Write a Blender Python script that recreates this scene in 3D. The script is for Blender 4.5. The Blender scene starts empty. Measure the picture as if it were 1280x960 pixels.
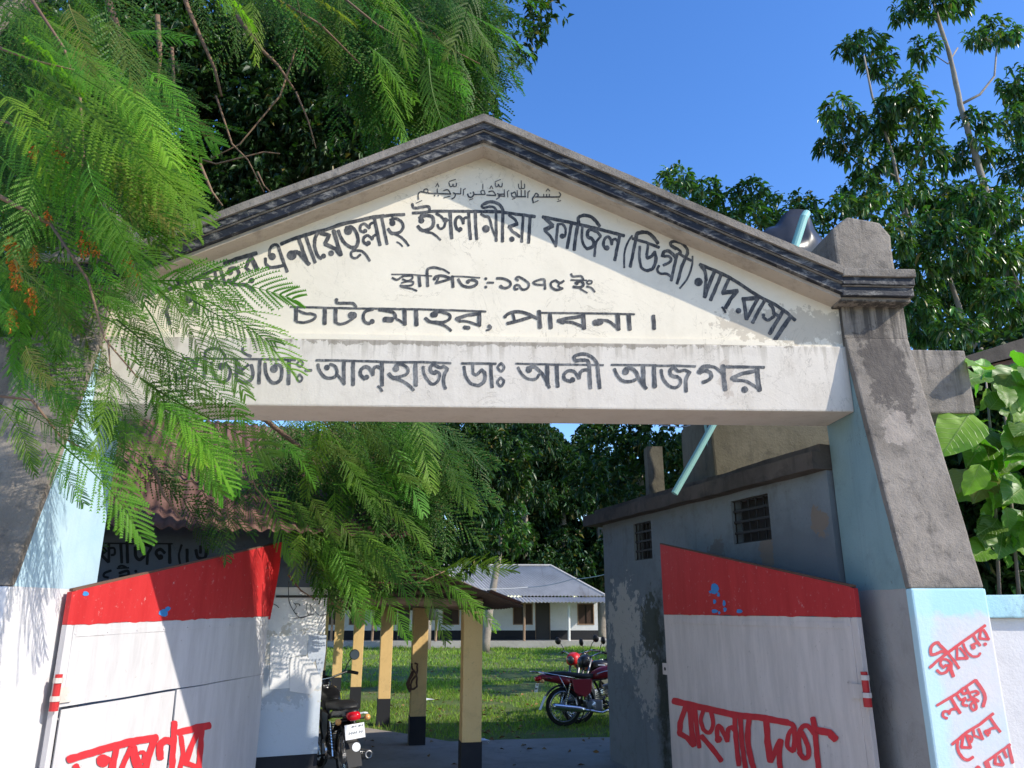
import bpy, bmesh, math, random
import numpy as np
from mathutils import Vector, Matrix, noise as mnoise

random.seed(7); rng = np.random.default_rng(7)
SC = bpy.context.scene
COL = SC.collection
R = math.radians

# ---------------------------------------------------------------- camera, sky, sun, exposure
CAM_Z, PITCH, YAW, FPX = 1.7, R(16.5), R(-2.4), 961.0
cd = bpy.data.cameras.new('camera'); cam = bpy.data.objects.new('camera', cd); COL.objects.link(cam)
cam.location = (0, 0, CAM_Z); cam.rotation_euler = (R(90) + PITCH, 0, YAW)
cd.sensor_width = 36; cd.lens = 36 * FPX / 1280; cd.clip_end = 2000; cd.clip_start = 0.05
SC.camera = cam

SUN = Vector((0.744, -0.353, 0.568)).normalized()
world = bpy.data.worlds.new('World'); SC.world = world; world.use_nodes = True
wn = world.node_tree.nodes; wl = world.node_tree.links
bg = wn['Background']
sky = wn.new('ShaderNodeTexSky'); sky.sky_type = 'NISHITA'; sky.sun_disc = False
sky.sun_elevation = math.asin(SUN.z); sky.sun_rotation = math.atan2(SUN.x, SUN.y)
sky.air_density = 1.0; sky.dust_density = 0.3; sky.ozone_density = 2.5
hsv = wn.new('ShaderNodeHueSaturation'); hsv.inputs['Saturation'].default_value = 1.27; hsv.inputs['Hue'].default_value = .511; wl.new(sky.outputs[0], hsv.inputs['Color']); wl.new(hsv.outputs[0], bg.inputs[0]); bg.inputs[1].default_value = 0.15
sd = bpy.data.lights.new('sun', 'SUN'); sd.energy = 2.9; sd.angle = R(0.5); sd.color = (1.0, 0.93, 0.80)
sun = bpy.data.objects.new('sun', sd); COL.objects.link(sun)
sun.rotation_euler = SUN.to_track_quat('Z', 'Y').to_euler(); sun.location = (8, -4, 9)
SC.view_settings.view_transform = 'Standard'; SC.view_settings.look = 'None'
SC.view_settings.exposure = 1.0; SC.view_settings.gamma = 1.0

# ---------------------------------------------------------------- finding points from the photograph
FW = Vector((-math.sin(YAW) * math.cos(PITCH), math.cos(YAW) * math.cos(PITCH), math.sin(PITCH)))
RT = Vector((math.cos(YAW), math.sin(YAW), 0)); UP = RT.cross(FW); CAM = Vector((0, 0, CAM_Z))
def ray(x, y): return FW + RT * ((x - 640) / FPX) + UP * ((480 - y) / FPX)
def at(x, y, Y):
    d = ray(x, y); return CAM + d * (Y / d.y)
def atz(x, y, z=0.0):
    d = ray(x, y); return CAM + d * ((z - CAM_Z) / d.z)
def hit(x, y, p0, n):
    d = ray(x, y); n = Vector(n); return CAM + d * ((Vector(p0) - CAM).dot(n) / d.dot(n))

# hand lettering traced as brush strokes. W ox oy s: window origin and scale; then brush strokes
# L polyline, C smooth curve, D dab; first number = brush width
LETTERS = {}
LETTERS['gable'] = """
W 320 240 8
D 78 162 645;C 32 135 640 140 570 175 530 215 535 235 590;L 36 225 550 275 700 312 797;C 34 95 662 98 715 140 752 200 750 270 735
C 38 250 520 330 485 430 450 560 410 700 375 850 325 1000 290 1150 255 1280 238
D 104 357 632;C 44 360 610 400 600 435 615 475 665 532 722;L 40 430 470 470 590 512 700
L 36 500 450 545 580 592 705
C 36 620 405 590 470 590 560 620 640 655 665;D 54 676 640
L 42 645 412 735 430 690 515;L 44 690 520 800 570 845 628;L 42 775 385 812 510 850 632;D 62 752 612
D 88 922 388;C 38 900 358 955 350 1000 400 1022 480 1005 545 965 570;C 36 822 385 850 455 890 512 950 553 1000 545
C 26 1005 582 955 600 958 648 1000 660 1045 625;C 28 1010 585 1060 592 1105 635 1138 688
D 46 1092 388;C 30 1085 403 1045 385 1048 335 1085 318 1118 345 1135 362;C 28 1133 360 1140 325 1165 308 1195 310
D 52 1125 510;C 32 1120 530 1078 500 1080 455 1115 435 1150 455 1165 475;C 28 1163 475 1172 445 1195 430 1218 432;L 38 1185 270 1212 400 1240 532
W 440 230 10.667
L 44 398 450 430 620 468 802;C 44 270 450 450 425 560 412 700 407
D 88 540 520;C 42 510 480 590 462 665 510 682 580 640 640 570 662;C 48 482 598 530 655 610 655;L 30 535 435 560 470;C 36 560 662 640 700 700 750 757 822;C 24 598 772 640 795 675 832
W 500 230 10.667
C 42 165 270 180 315 240 318 330 300 385 308 396 352;D 36 166 268
L 42 168 388 300 380 450 362 680 362 1000 365 1280 372
D 84 285 488;C 50 258 455 340 420 425 435 448 495 436 560 388 603 320 622;C 50 238 562 285 612 350 622;C 34 340 640 420 652 480 690 540 745;L 40 275 425 340 400
C 38 482 395 545 430 585 480;D 78 605 482;C 36 604 515 588 570 545 598 508 570 503 540;L 30 630 482 665 482;L 50 668 380 677 540 690 725
D 64 805 602;C 44 800 628 752 585 738 505 760 450 800 440 832 478 845 528;C 38 845 528 852 465 880 448 915 455;L 46 915 380 925 560 942 735
L 44 1005 380 1010 560 1025 738
C 38 1080 400 1130 430 1180 440 1207 500 1218 560;D 108 1147 597;L 32 1215 555 1240 620 1275 705
W 580 240 10.667
L 40 427 265 430 500 430 655;L 30 365 440 390 530 422 605
C 46 265 160 350 130 440 150 500 200 522 262;C 36 262 158 238 185 262 212 340 195 400 205 432 248;L 46 520 250 515 450 514 662
L 46 280 255 480 265 620 285 780 305 947 328
L 40 600 308 680 365 708 420;L 52 712 425 600 465;L 44 598 462 645 525 748 595;L 42 788 330 778 500 770 665;D 78 640 628
L 46 882 335 872 500 862 678
W 670 250 10.667
L 48 88 225 250 257 400 287 600 332 800 378 1000 430 1175 478
L 56 120 240 222 340;L 60 222 345 115 398;L 40 115 405 190 480 265 610;L 40 292 325 278 450 264 620
C 36 285 325 350 322 388 370 395 440 380 492;D 76 350 482
L 46 472 310 446 470 414 642
C 48 572 305 565 240 625 205 720 218 790 272 848 350;L 48 562 310 530 480 508 668
C 38 618 362 612 500 632 590 680 655;C 48 678 652 750 625 772 565 740 510;C 50 740 512 692 490 688 430 722 390;C 44 720 385 780 412 820 430 862 482;C 36 862 485 805 560 788 650 780 752
D 76 945 640;C 42 928 652 900 600 912 530 952 490 992 520 1010 595;C 38 1010 592 1022 540 1055 520 1088 550;L 46 1115 480 1080 650 1050 805
W 770 280 10.667
C 28 215 155 150 260 112 400 110 582
L 44 262 215 225 400 190 572;C 56 268 200 282 130 360 108;C 50 350 108 430 120 500 180 560 258
L 42 220 195 400 245 575 312
L 40 432 258 410 400;C 46 410 398 420 452 470 432 520 372;C 46 515 368 532 480 490 592 410 622;C 40 412 622 340 580 313 450 318 298
C 50 618 432 640 372 700 360 760 405 792 445;D 52 625 418;C 40 640 432 700 430 735 470 710 512 632 550
L 44 815 400 780 550 736 755;C 36 575 555 550 610 590 660 680 665 732 705
C 44 800 332 740 290 730 250 790 230 880 260 945 330 955 400;C 36 745 288 810 325 860 365 862 402;L 46 952 395 880 560 815 795
L 40 830 390 1000 487
C 28 1020 430 1012 560 950 730 850 858
W 860 310 8
C 36 118 165 300 240 440 310 580 400 700 478 860 560 980 640 1072 722
C 36 130 180 172 240 182 325;D 90 105 340;L 32 178 325 165 475;L 42 262 240 205 380 165 492
L 38 330 270 270 420 225 522
L 38 405 318 350 440;L 48 345 450 495 430;L 42 492 430 420 520 375 598;C 24 340 592 358 612 376 645
L 44 545 510 690 500;L 40 556 510 572 620 585 712;L 38 702 500 640 610 585 712;D 60 505 628
L 38 765 530 700 640 645 748
C 36 815 560 850 605 858 660;D 40 755 672;C 34 752 690 800 722 862 682;L 36 855 650 910 682;L 42 945 640 880 750 815 858
L 46 1017 700 940 810 870 918
W 200 280 8
L 42 640 395 780 345 965 290;L 52 905 330 935 380 970 450;D 58 918 565;L 36 900 340 860 440 900 470
C 40 680 560 740 600 860 610 942 665;D 70 700 480;C 36 690 450 760 440 790 500 740 570
L 40 250 595 400 525 600 440;L 36 545 460 575 600;L 36 600 430 655 612;C 34 420 530 500 560 510 640;D 80 470 620
D 100 285 745;C 38 230 700 330 690 350 800 300 900;D 80 195 565;L 38 60 860 100 1000;L 38 0 690 200 610;C 38 20 720 90 760 80 840;L 38 350 800 380 900
W 480 310 9.143
L 17 88 300 300 302 548 320
C 26 95 340 150 362 200 332 250 312;C 24 245 318 318 318 322 350 270 375 212 355;C 24 268 380 332 385 322 422 250 432 185 428;C 22 190 440 260 455 320 465 376 490;L 20 200 398 285 378
L 38 400 310 412 437
C 32 492 290 502 240 570 222 650 238;C 22 640 234 690 250 748 288;L 38 493 285 500 437
C 34 570 358 600 325 680 318 770 352;D 34 578 356;L 30 590 402 665 382 765 352;L 26 625 332 600 395;L 38 783 322 790 447
L 18 770 322 900 325 1097 340
C 34 850 355 895 425 980 447 1052 420 1057 380 1000 362;D 50 960 385;L 28 960 370 1010 365
D 36 1165 350;D 36 1165 445;L 26 1180 396 1252 396
W 610 310 9.143
C 32 100 345 180 350 250 385 254 430 205 458 145 445;D 44 148 440
C 28 345 372 320 348 352 330 420 365 468 410 450 462 392 472 352 425 310 430 308 470 342 466
C 28 655 462 650 400 640 358 580 365 520 395 560 418 640 420;D 34 652 462
C 30 868 375 820 400 772 372 720 400 732 452 790 478 855 460;C 24 820 400 806 436 850 462;D 30 775 372
C 26 950 295 975 325 1060 320 1092 360;L 20 948 365 1130 370;C 34 998 402 1060 380 1092 420 1050 450 975 442;D 40 1018 405;L 20 1050 462 1135 512
C 22 1155 370 1187 380 1180 405 1145 410 1130 390 1155 370;C 24 1128 440 1180 455 1222 502
W 355 360 9.143
L 24 75 215 400 222 800 232 1280 236
L 44 140 225 136 375;C 32 168 258 240 290 320 295 362 320 330 362 240 392 145 385
L 48 468 230 466 410
C 34 600 138 610 170 700 172 790 176 825 215;D 44 600 135;L 46 590 235 590 392;C 32 588 390 640 412 720 392 800 340;D 84 770 310;D 84 796 312
C 38 1020 240 932 268 906 330 930 392 985 405;D 62 1008 382
C 40 1085 245 1180 262 1255 285 1275 345;L 64 1148 360 1240 360
W 480 360 9.143
L 24 0 238 400 242 800 254 1165 268
C 30 80 260 128 295 142 350 185 375 245 418;L 62 0 362 92 362;L 50 234 245 240 418
L 52 367 245 372 425
D 70 560 305;D 70 585 302;C 36 560 285 640 272 742 300 752 350 685 388 600 392;C 42 472 345 530 385 620 392;C 32 560 395 640 412 710 440 768 488;L 26 598 250 622 280
L 40 835 348 950 310 1090 292;C 30 860 378 950 382 1100 432;L 42 825 345 872 380;L 48 1092 270 1090 430;D 50 925 450;D 50 945 452;D 50 965 454
D 48 1205 437;C 22 1226 440 1215 468 1172 482
W 600 360 9.143
C 38 285 325 350 282 450 270 560 300 655 348;D 42 287 328;L 34 375 290 396 375;L 40 312 405 450 372 605 322;L 50 675 262 688 455
L 22 670 282 870 284 1280 288
L 48 800 290 810 458
L 40 890 372 1000 345 1150 325;C 34 925 395 1040 390 1185 445;L 46 892 372 960 395;L 52 1180 290 1190 465
W 710 360 9.143
L 24 200 288 400 290 760 300
D 76 315 395;D 78 345 395;D 70 372 390;C 36 340 366 440 372 500 402 580 468;L 52 568 295 578 475
L 50 693 300 708 475
L 46 978 315 986 468
W 510 210 10.667
C 18 140 420 138 350 165 318 212 322 280 332;C 16 212 325 215 290 250 280 268 308 240 335;L 20 270 335 400 340 570 347;L 16 390 278 390 340;D 24 355 367;D 24 405 367;L 13 370 248 395 205 410 252;C 18 475 302 530 290 568 345;L 14 478 397 562 375;C 17 600 330 632 345 620 390 582 412;L 16 610 342 700 345;L 15 705 268 703 345;L 15 737 360 740 288 766 275;L 12 110 467 186 433
C 17 545 195 560 242 590 242 600 215 610 245 640 242 647 203;L 12 550 180 636 150
C 20 795 345 810 382 850 388 878 350 870 318;D 20 835 335;L 12 812 427 868 408;L 18 880 352 1025 352;C 16 980 352 974 310 1010 298 1030 350;L 12 998 212 998 277;L 20 1050 362 1170 367;C 18 1075 318 1130 308 1172 362;L 13 1092 277 1110 235 1133 277;C 18 1190 340 1222 360 1215 390 1178 417;L 18 1210 350 1280 347
W 600 210 10.667
C 15 203 195 210 247 240 242 245 215 262 247 290 247 297 203;L 12 203 182 274 153;L 19 240 372 332 376;L 15 325 288 325 372;L 15 370 387 365 315 386 298
C 18 418 330 432 382 492 385;C 18 430 338 465 322 482 372;L 14 495 298 500 385;L 14 550 293 550 380;L 20 480 382 610 382;L 15 600 298 600 380;L 15 637 397 640 325 662 303;L 12 428 417 468 403;C 13 512 213 520 267 550 270 550 168;C 13 550 270 592 267 594 213
C 22 712 465 700 410 722 380;C 18 720 380 745 338 778 360 750 388;L 20 740 386 1060 386;L 14 850 348 850 385;L 14 888 350 888 385;L 14 925 348 925 385;C 16 1055 325 1075 355 1060 386;L 13 880 312 905 275 930 308;L 12 728 457 778 433;L 12 1028 449 1078 434;D 17 1045 416
"""
LETTERS['beam'] = """
W 200 420 9.143
C 34 235 290 290 252 370 280 412 350;C 34 235 300 250 350 290 340;L 30 270 405 410 335;C 34 163 430 210 482 290 467 370 462 422 515;L 44 430 250 402 380
L 26 410 252 800 260 1280 266
C 36 515 245 528 170 610 140 690 160 748 235;L 42 517 250 505 475
C 38 588 298 600 390 650 490 720 525 790 480 800 380 740 308;D 92 700 347
C 36 945 135 955 190 1040 232;C 34 895 300 935 385 1010 325;C 44 900 500 960 532 1040 500 1062 420 1042 330;D 62 922 382;L 42 872 270 872 520;L 34 880 410 960 440
L 46 1142 265 1130 542
W 310 420 9.143
L 28 0 263 300 266 542 276
C 42 195 315 205 420 250 510 310 536 370 500 388 410 370 340 310 322;D 96 297 375
L 46 470 280 464 550
C 26 595 275 628 310 600 350 562 320 595 275;C 26 590 437 622 480 595 522 560 485 590 437;L 34 655 392 727 392
L 28 780 277 1000 278 1280 286
C 38 800 322 820 400 880 470 940 482 1000 460 1018 400 990 340 935 325;D 70 903 360;L 36 1012 432 1062 490 1105 552;L 44 1095 290 1097 545
L 46 1202 290 1202 560
W 430 420 9.143
L 28 100 284 300 288 600 300 900 297 1222 310
D 62 260 470;C 44 240 492 190 440 200 380 250 352 300 380 332 445;C 40 332 445 342 372 380 350 432 380;L 46 435 295 437 565;C 28 388 573 415 595 438 630
D 78 595 372;C 36 585 340 660 325 728 370 722 430 655 460 590 472;C 46 512 430 560 475 640 482;C 36 600 490 680 520 740 560 798 618;L 26 598 302 622 330
L 50 818 300 822 568
C 36 905 350 920 440 980 530 1030 548 1082 500 1092 430 1040 400;C 44 1050 425 1000 410 990 350 1030 320;C 38 1035 328 1100 362 1140 350 1188 380;C 42 1180 380 1145 450 1140 540 1160 602
W 560 420 9.143
L 30 155 313 350 313 550 316
L 34 283 320 287 432;C 38 288 430 330 442 382 388;C 44 380 385 422 430 412 520 350 567;C 38 352 567 260 540 200 450 185 348
L 44 490 320 494 450 506 585
C 32 607 310 642 355 610 405 570 360 607 310;C 32 603 475 640 520 603 575 565 525 603 475
L 24 775 315 1000 320 1280 326
C 34 800 358 850 440 920 490 1000 492 1045 440;D 76 925 387;C 38 905 365 990 355 1050 400 1090 450 1160 590;L 48 1135 330 1140 562
L 46 1243 330 1255 580
W 680 420 9.143
L 24 100 325 300 326 680 332
D 66 327 500;C 40 310 522 235 490 235 430 290 395 350 410 402 485;C 40 402 485 420 410 480 385 515 400;C 44 362 285 440 275 500 285 518 340;L 48 518 330 522 450 532 596
C 40 362 285 343 240 400 210 490 210 570 260 612 322;L 46 610 318 622 450 638 596
L 24 770 328 1000 330 1280 332
C 38 805 375 840 450 900 510 980 520 1050 498;D 82 935 405;C 44 925 378 1000 370 1060 420 1085 485 1170 600;L 48 1135 335 1142 562
L 50 1258 335 1266 585
W 820 420 9.143
L 28 0 338 250 338 452 347
C 36 60 385 80 480 140 560 210 590 270 560 282 500 240 460;C 44 240 465 180 450 160 400 205 350;C 36 205 350 255 402 330 390 395 420;C 42 382 418 345 500 345 635
C 48 490 412 540 352 615 345;C 34 600 345 680 360 755 425;D 55 495 410;C 44 500 420 570 395 630 430 620 490 535 530
L 52 765 335 778 480 795 618
L 34 800 350 1000 353 1238 358
L 46 870 480 980 430 1130 400;C 36 890 505 1040 520 1185 615;L 50 865 480 920 500;L 54 1155 360 1168 500 1185 625;D 82 1015 612
"""
LETTERS['leafR'] = """
W 830 850 5.565
L 40 65 145 300 200 500 245 680 262 860 297
L 34 150 180 112 300 108 370;L 34 105 370 160 400 208 455;L 36 178 180 190 330 206 455
L 28 215 200 230 350 245 468
C 26 275 210 255 280 280 350 320 362 342 300 325 220;L 32 260 390 330 470 398 562
D 46 378 412;C 28 375 430 368 350 385 320 420 380 440 425;C 28 440 425 445 350 470 330 492 350;L 30 490 250 500 420 520 592
L 30 530 260 542 450 570 630
C 34 592 260 582 400 602 540 635 650
L 38 710 270 720 430 740 565;L 36 740 565 812 420;L 34 812 420 800 530 812 650
C 32 850 292 900 322 908 420 900 492;C 28 900 495 858 460 870 370 912 330;C 30 948 520 935 400 960 330 1000 320 1042 372;C 30 958 365 1000 460 1002 530 970 542 938 500
L 34 1035 265 1050 350 1060 480 1078 650;L 46 1050 345 1150 368 1192 412
"""
LETTERS['leafL'] = """
W 60 840 5.818
L 48 150 637 400 562 600 507 792 478
C 42 200 680 240 740 310 790;D 84 400 645;C 32 390 620 462 650 440 760
L 38 500 560 482 640 470 780
L 36 620 520 562 640 515 760;L 60 615 550 640 640 660 710;C 26 635 655 692 645 700 590 670 585
L 42 778 480 730 620 695 780
C 46 818 628 815 540 850 500 905 505;L 40 920 365 915 480 900 740
L 32 968 470 985 600 940 780
L 46 950 440 1060 412 1175 388;L 36 1100 410 1050 520 1000 665;L 36 1120 410 1108 560 1094 780;L 34 995 660 1090 690
"""
LETTERS['plinth'] = """
W 1140 760 10.667
L 34 240 795 350 695 480 595 660 462 820 350 978 232
C 36 470 585 380 500 340 462 280 490 250 550 262 620 320 612 400 580 475 595
L 34 480 600 560 700 628 802
C 32 398 670 380 740 420 790 455 760;C 34 335 828 390 872 460 850 492 790 470 760;C 30 400 680 470 690 528 740;L 42 522 735 520 820 552 912
L 28 602 530 602 672;L 34 600 675 745 668;L 28 745 668 690 590 640 530
C 28 688 478 720 560 800 640 880 642 912 600;L 32 818 355 850 420 910 500;D 55 820 522;C 26 790 500 830 478 880 462
L 34 922 278 902 400;L 30 900 405 1028 418;L 32 1025 418 990 350 955 290;D 42 977 482
W 1150 830 7.385
L 22 158 382 330 280 512 148
L 26 290 320 330 390 372 452;C 22 345 415 290 420 268 462;C 22 272 440 220 440 215 482 252 502
C 22 348 290 380 330 422 312;C 22 420 315 395 370 440 385;C 22 432 215 390 232 400 272 442 262;L 22 430 220 470 300 542 345;C 20 470 262 520 250 542 272 505 292;C 22 440 332 492 332 522 400 490 425 470 380 505 340
C 28 512 150 572 232 602 310 583 392
L 24 298 742 430 632 560 552 677 457
C 24 348 712 350 790 390 860 440 886 492 858;L 24 400 655 385 765;L 22 382 770 472 772;L 24 470 772 430 655;C 22 440 662 482 680 472 722
L 22 492 598 500 660 580 692;L 24 540 600 582 695
L 24 650 500 690 560 742 625;C 22 695 590 650 600 640 642;C 22 642 610 602 625 632 662
L 22 598 912 700 840 832 742;L 26 820 750 856 912;L 24 770 790 802 862;L 24 700 850 692 920;L 22 690 922 772 932;L 22 772 932 730 850
L 24 622 900 665 1010;C 26 510 985 538 950 565 1000;L 22 600 912 645 1010
"""
LETTERS['sign'] = """
W 110 660 7.111
L 14 80 135 400 138 750 140
L 36 110 165 160 205 110 232;L 30 108 230 182 302;L 28 185 145 185 302;C 22 188 180 232 180 237 230 208 242
L 30 292 140 300 308;L 30 347 140 352 308;C 26 345 130 380 90 450 110
C 30 420 170 425 250 460 282 502 240 480 200;C 26 482 202 458 180 492 150 560 170 532 230 525 322
D 52 645 258;C 30 640 275 605 222 640 188 682 222;L 30 725 140 727 312
C 20 832 150 808 240 822 332;L 30 880 190 882 315;C 30 960 195 978 262 1040 262 1052 188;L 26 1000 160 1000 222
L 20 60 378 85 440;C 22 205 378 150 400 140 430 180 440;L 16 258 358 362 354;C 26 278 402 350 380 355 420 280 432;C 20 270 345 300 335 340 350;D 30 425 385;L 16 398 422 440 432
"""

# ---------------------------------------------------------------- materials
def mat(name, col=(.5, .5, .5), rough=.85, metal=0.0):
    m = bpy.data.materials.new(name); m.use_nodes = True
    b = m.node_tree.nodes['Principled BSDF']
    b.inputs['Base Color'].default_value = (*col, 1); b.inputs['Roughness'].default_value = rough
    b.inputs['Metallic'].default_value = metal; b.inputs['Specular IOR Level'].default_value = .3
    return m
class G:
    def __init__(s, m):
        s.m = m; s.n = m.node_tree.nodes; s.l = m.node_tree.links; s.b = s.n['Principled BSDF']
        s.geo = s.n.new('ShaderNodeNewGeometry')
    def pos(s, scale=(1, 1, 1), loc=(0, 0, 0)):
        mp = s.n.new('ShaderNodeMapping'); mp.inputs['Scale'].default_value = scale
        mp.inputs['Location'].default_value = loc
        s.l.new(s.geo.outputs['Position'], mp.inputs['Vector']); return mp.outputs[0]
    def noise(s, scale, detail=6, rough=.6, vec=None, dist=0.0):
        t = s.n.new('ShaderNodeTexNoise'); t.inputs['Scale'].default_value = scale
        t.inputs['Detail'].default_value = detail; t.inputs['Roughness'].default_value = rough
        t.inputs['Distortion'].default_value = dist
        s.l.new(vec if vec else s.pos(), t.inputs['Vector']); return t.outputs['Fac']
    def ramp(s, fac, a, b, lo=0.0, hi=1.0):
        r = s.n.new('ShaderNodeMapRange'); s.l.new(fac, r.inputs[0]); r.clamp = True
        r.inputs[1].default_value = a; r.inputs[2].default_value = b
        r.inputs[3].default_value = lo; r.inputs[4].default_value = hi; return r.outputs[0]
    def math(s, op, a, b=None):
        m = s.n.new('ShaderNodeMath'); m.operation = op
        for i, v in enumerate((a, b)):
            if v is None: continue
            if isinstance(v, (int, float)): m.inputs[i].default_value = v
            else: s.l.new(v, m.inputs[i])
        return m.outputs[0]
    def mix(s, fac, a, b):
        x = s.n.new('ShaderNodeMix'); x.data_type = 'RGBA'
        for v, i in ((fac, 0), (a, 6), (b, 7)):
            if isinstance(v, tuple): x.inputs[i].default_value = (*v, 1)
            elif isinstance(v, (int, float)): x.inputs[i].default_value = v
            else: s.l.new(v, x.inputs[i])
        return x.outputs[2]
    def axis(s, i):
        x = s.n.new('ShaderNodeSeparateXYZ'); s.l.new(s.geo.outputs['Position'], x.inputs[0]); return x.outputs[i]
    def col(s, c): s.l.new(c, s.b.inputs['Base Color'])
    def bump(s, h, strength=.3, dist=.01):
        b = s.n.new('ShaderNodeBump'); b.inputs['Strength'].default_value = strength
        b.inputs['Distance'].default_value = dist; s.l.new(h, b.inputs['Height'])
        s.l.new(b.outputs[0], s.b.inputs['Normal'])
    def blob(s, c, r, nz=.5, nscale=6):
        # 1 inside a ragged patch round c (a stain with a shape of its own)
        mp = s.n.new('ShaderNodeVectorMath'); mp.operation = 'SUBTRACT'
        s.l.new(s.geo.outputs['Position'], mp.inputs[0]); mp.inputs[1].default_value = c
        dv = s.n.new('ShaderNodeVectorMath'); dv.operation = 'DIVIDE'
        s.l.new(mp.outputs[0], dv.inputs[0]); dv.inputs[1].default_value = r
        ln = s.n.new('ShaderNodeVectorMath'); ln.operation = 'LENGTH'; s.l.new(dv.outputs[0], ln.inputs[0])
        n = s.math('MULTIPLY', s.math('SUBTRACT', s.noise(nscale, 8, .7), .5), nz * 3)
        return s.ramp(s.math('ADD', ln.outputs['Value'], n), .55 if nz < .8 else .9, 1.15 if nz < .8 else 1.0, 1, 0)

def wall_mat(name, base, dark, light=None, streak=.5, mott=.6, grime=.35, bump=.25, rough=.9, scale=1.0, patches=(), drips=()):
    m = mat(name, base, rough); g = G(m)
    light = light or tuple(min(1, c * 1.12) for c in base)
    c = g.mix(g.ramp(g.noise(1.3 * scale, 8, .65), .35, .68), base, light)
    c = g.mix(g.ramp(g.noise(4.5 * scale, 9, .7, g.pos(loc=(5, 2, 1)), .4), .52, .75, 0, mott), c, dark)
    st = g.noise(1.0, 7, .7, g.pos((9 * scale, 9 * scale, .55 * scale)))
    c = g.mix(g.ramp(st, .54, .80, 0, streak), c, dark)
    sp = g.noise(38 * scale, 3, .6)
    c = g.mix(g.ramp(sp, .66, .74, 0, grime), c, tuple(x * .5 for x in dark))
    for (zt_, ln_, dc_, am_) in drips:      # rain streaks running down from a ledge at height zt_
        dn = g.noise(1.0, 5, .6, g.pos((22, 22, .9), (zt_, 3, 0)))
        fall = g.math('SUBTRACT', g.ramp(g.axis(2), zt_ - ln_, zt_ + .01), g.ramp(g.axis(2), zt_ + .01, zt_ + .02))
        c = g.mix(g.math('MULTIPLY', g.ramp(g.math('ADD', dn, g.math('MULTIPLY', fall, .16)), .60, .70, 0, am_), fall), c, dc_)
    for (cc, rr, pc, amt, nz, ns) in patches:
        c = g.mix(g.math('MULTIPLY', g.blob(cc, rr, nz, ns), amt), c, pc)
    ck = g.math('ABSOLUTE', g.math('SUBTRACT', g.noise(2.1 * scale, 9, .62, g.pos(loc=(9, 4, 7)), .8), .5))
    c = g.mix(g.math('MULTIPLY', g.ramp(ck, .0005, .0045, .5, 0), g.ramp(g.noise(.9, 2), .50, .60)), c, tuple(x * .6 for x in dark))
    g.col(c)
    h = g.math('ADD', g.math('MULTIPLY', g.noise(60 * scale, 5, .65), .5), g.noise(9 * scale, 5, .6))
    g.bump(h, bump, .012)
    return m

M = {}
M['cream'] = wall_mat('cream_distemper', (.71, .64, .52), (.46, .40, .30),  streak=.12, mott=.22, grime=.10, bump=.12,
    patches=[((2.25, 5.2, 3.72), (.55, .3, .14), (.36, .30, .23), .55, 1.0, 14), ((0.0, 5.2, 5.08), (1.1, .3, .10), (.45, .40, .30), .35, .6, 8)])
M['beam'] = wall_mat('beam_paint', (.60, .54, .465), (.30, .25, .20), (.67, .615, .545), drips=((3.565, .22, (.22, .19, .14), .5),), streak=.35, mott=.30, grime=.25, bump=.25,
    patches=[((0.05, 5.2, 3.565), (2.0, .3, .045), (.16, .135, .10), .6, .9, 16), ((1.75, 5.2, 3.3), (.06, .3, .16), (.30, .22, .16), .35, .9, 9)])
M['cement'] = wall_mat('bare_cement', (.185, .16, .135), (.062, .055, .05), (.31, .27, .23), drips=((3.86, 1.1, (.05, .045, .042), .9), (4.7, .35, (.045, .04, .038), .8)), streak=.6, mott=.85, grime=.8, bump=1.0, scale=1.6,
    patches=[((2.9, 5.1, 3.35), (.16, .5, .4), (.07, .06, .055), .7, .9, 7), ((2.85, 4.95, 2.9), (.12, .5, .12), (.42, .36, .31), .5, .8, 9)])
M['coping'] = wall_mat('weathered_coping', (.17, .15, .13), (.05, .045, .04), (.30, .265, .23), streak=.3, mott=.9, grime=.9, bump=1.0, scale=1.8)
def _black():
    m = mat('peeling_black_paint', (.03, .03, .04), .6); g = G(m)
    a = g.noise(1.0, 9, .75, g.pos((7, 7, 16)), .5)
    c = g.mix(g.ramp(a, .50, .66, 0, .8), (.016, .018, .026), (.30, .285, .265))
    g.col(c); g.bump(g.noise(40, 6), .4, .01); return m
M['black_trim'] = _black()
M['soffit'] = wall_mat('soffit_paint', (.42, .36, .30), (.12, .10, .08), streak=.3, mott=.6, grime=.4)
M['blue'] = wall_mat('sky_blue_paint', (.34, .50, .60), (.18, .27, .31), (.44, .58, .66), streak=.25, mott=.25, grime=.12, bump=.2,
    patches=[])
M['teal'] = wall_mat('old_teal_paint', (.205, .31, .32), (.09, .12, .12), (.25, .36, .37), streak=.3, mott=.35, grime=.5, bump=.3)
M['greyjamb'] = wall_mat('grey_plaster', (.34, .32, .30), (.16, .145, .13), (.40, .38, .36), streak=.3, mott=.4, grime=.4, bump=.4)
M['white'] = wall_mat('whitewash', (.60, .585, .595), (.40, .39, .41), (.67, .655, .68), streak=.2, mott=.2, grime=.08, bump=.45)
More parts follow.
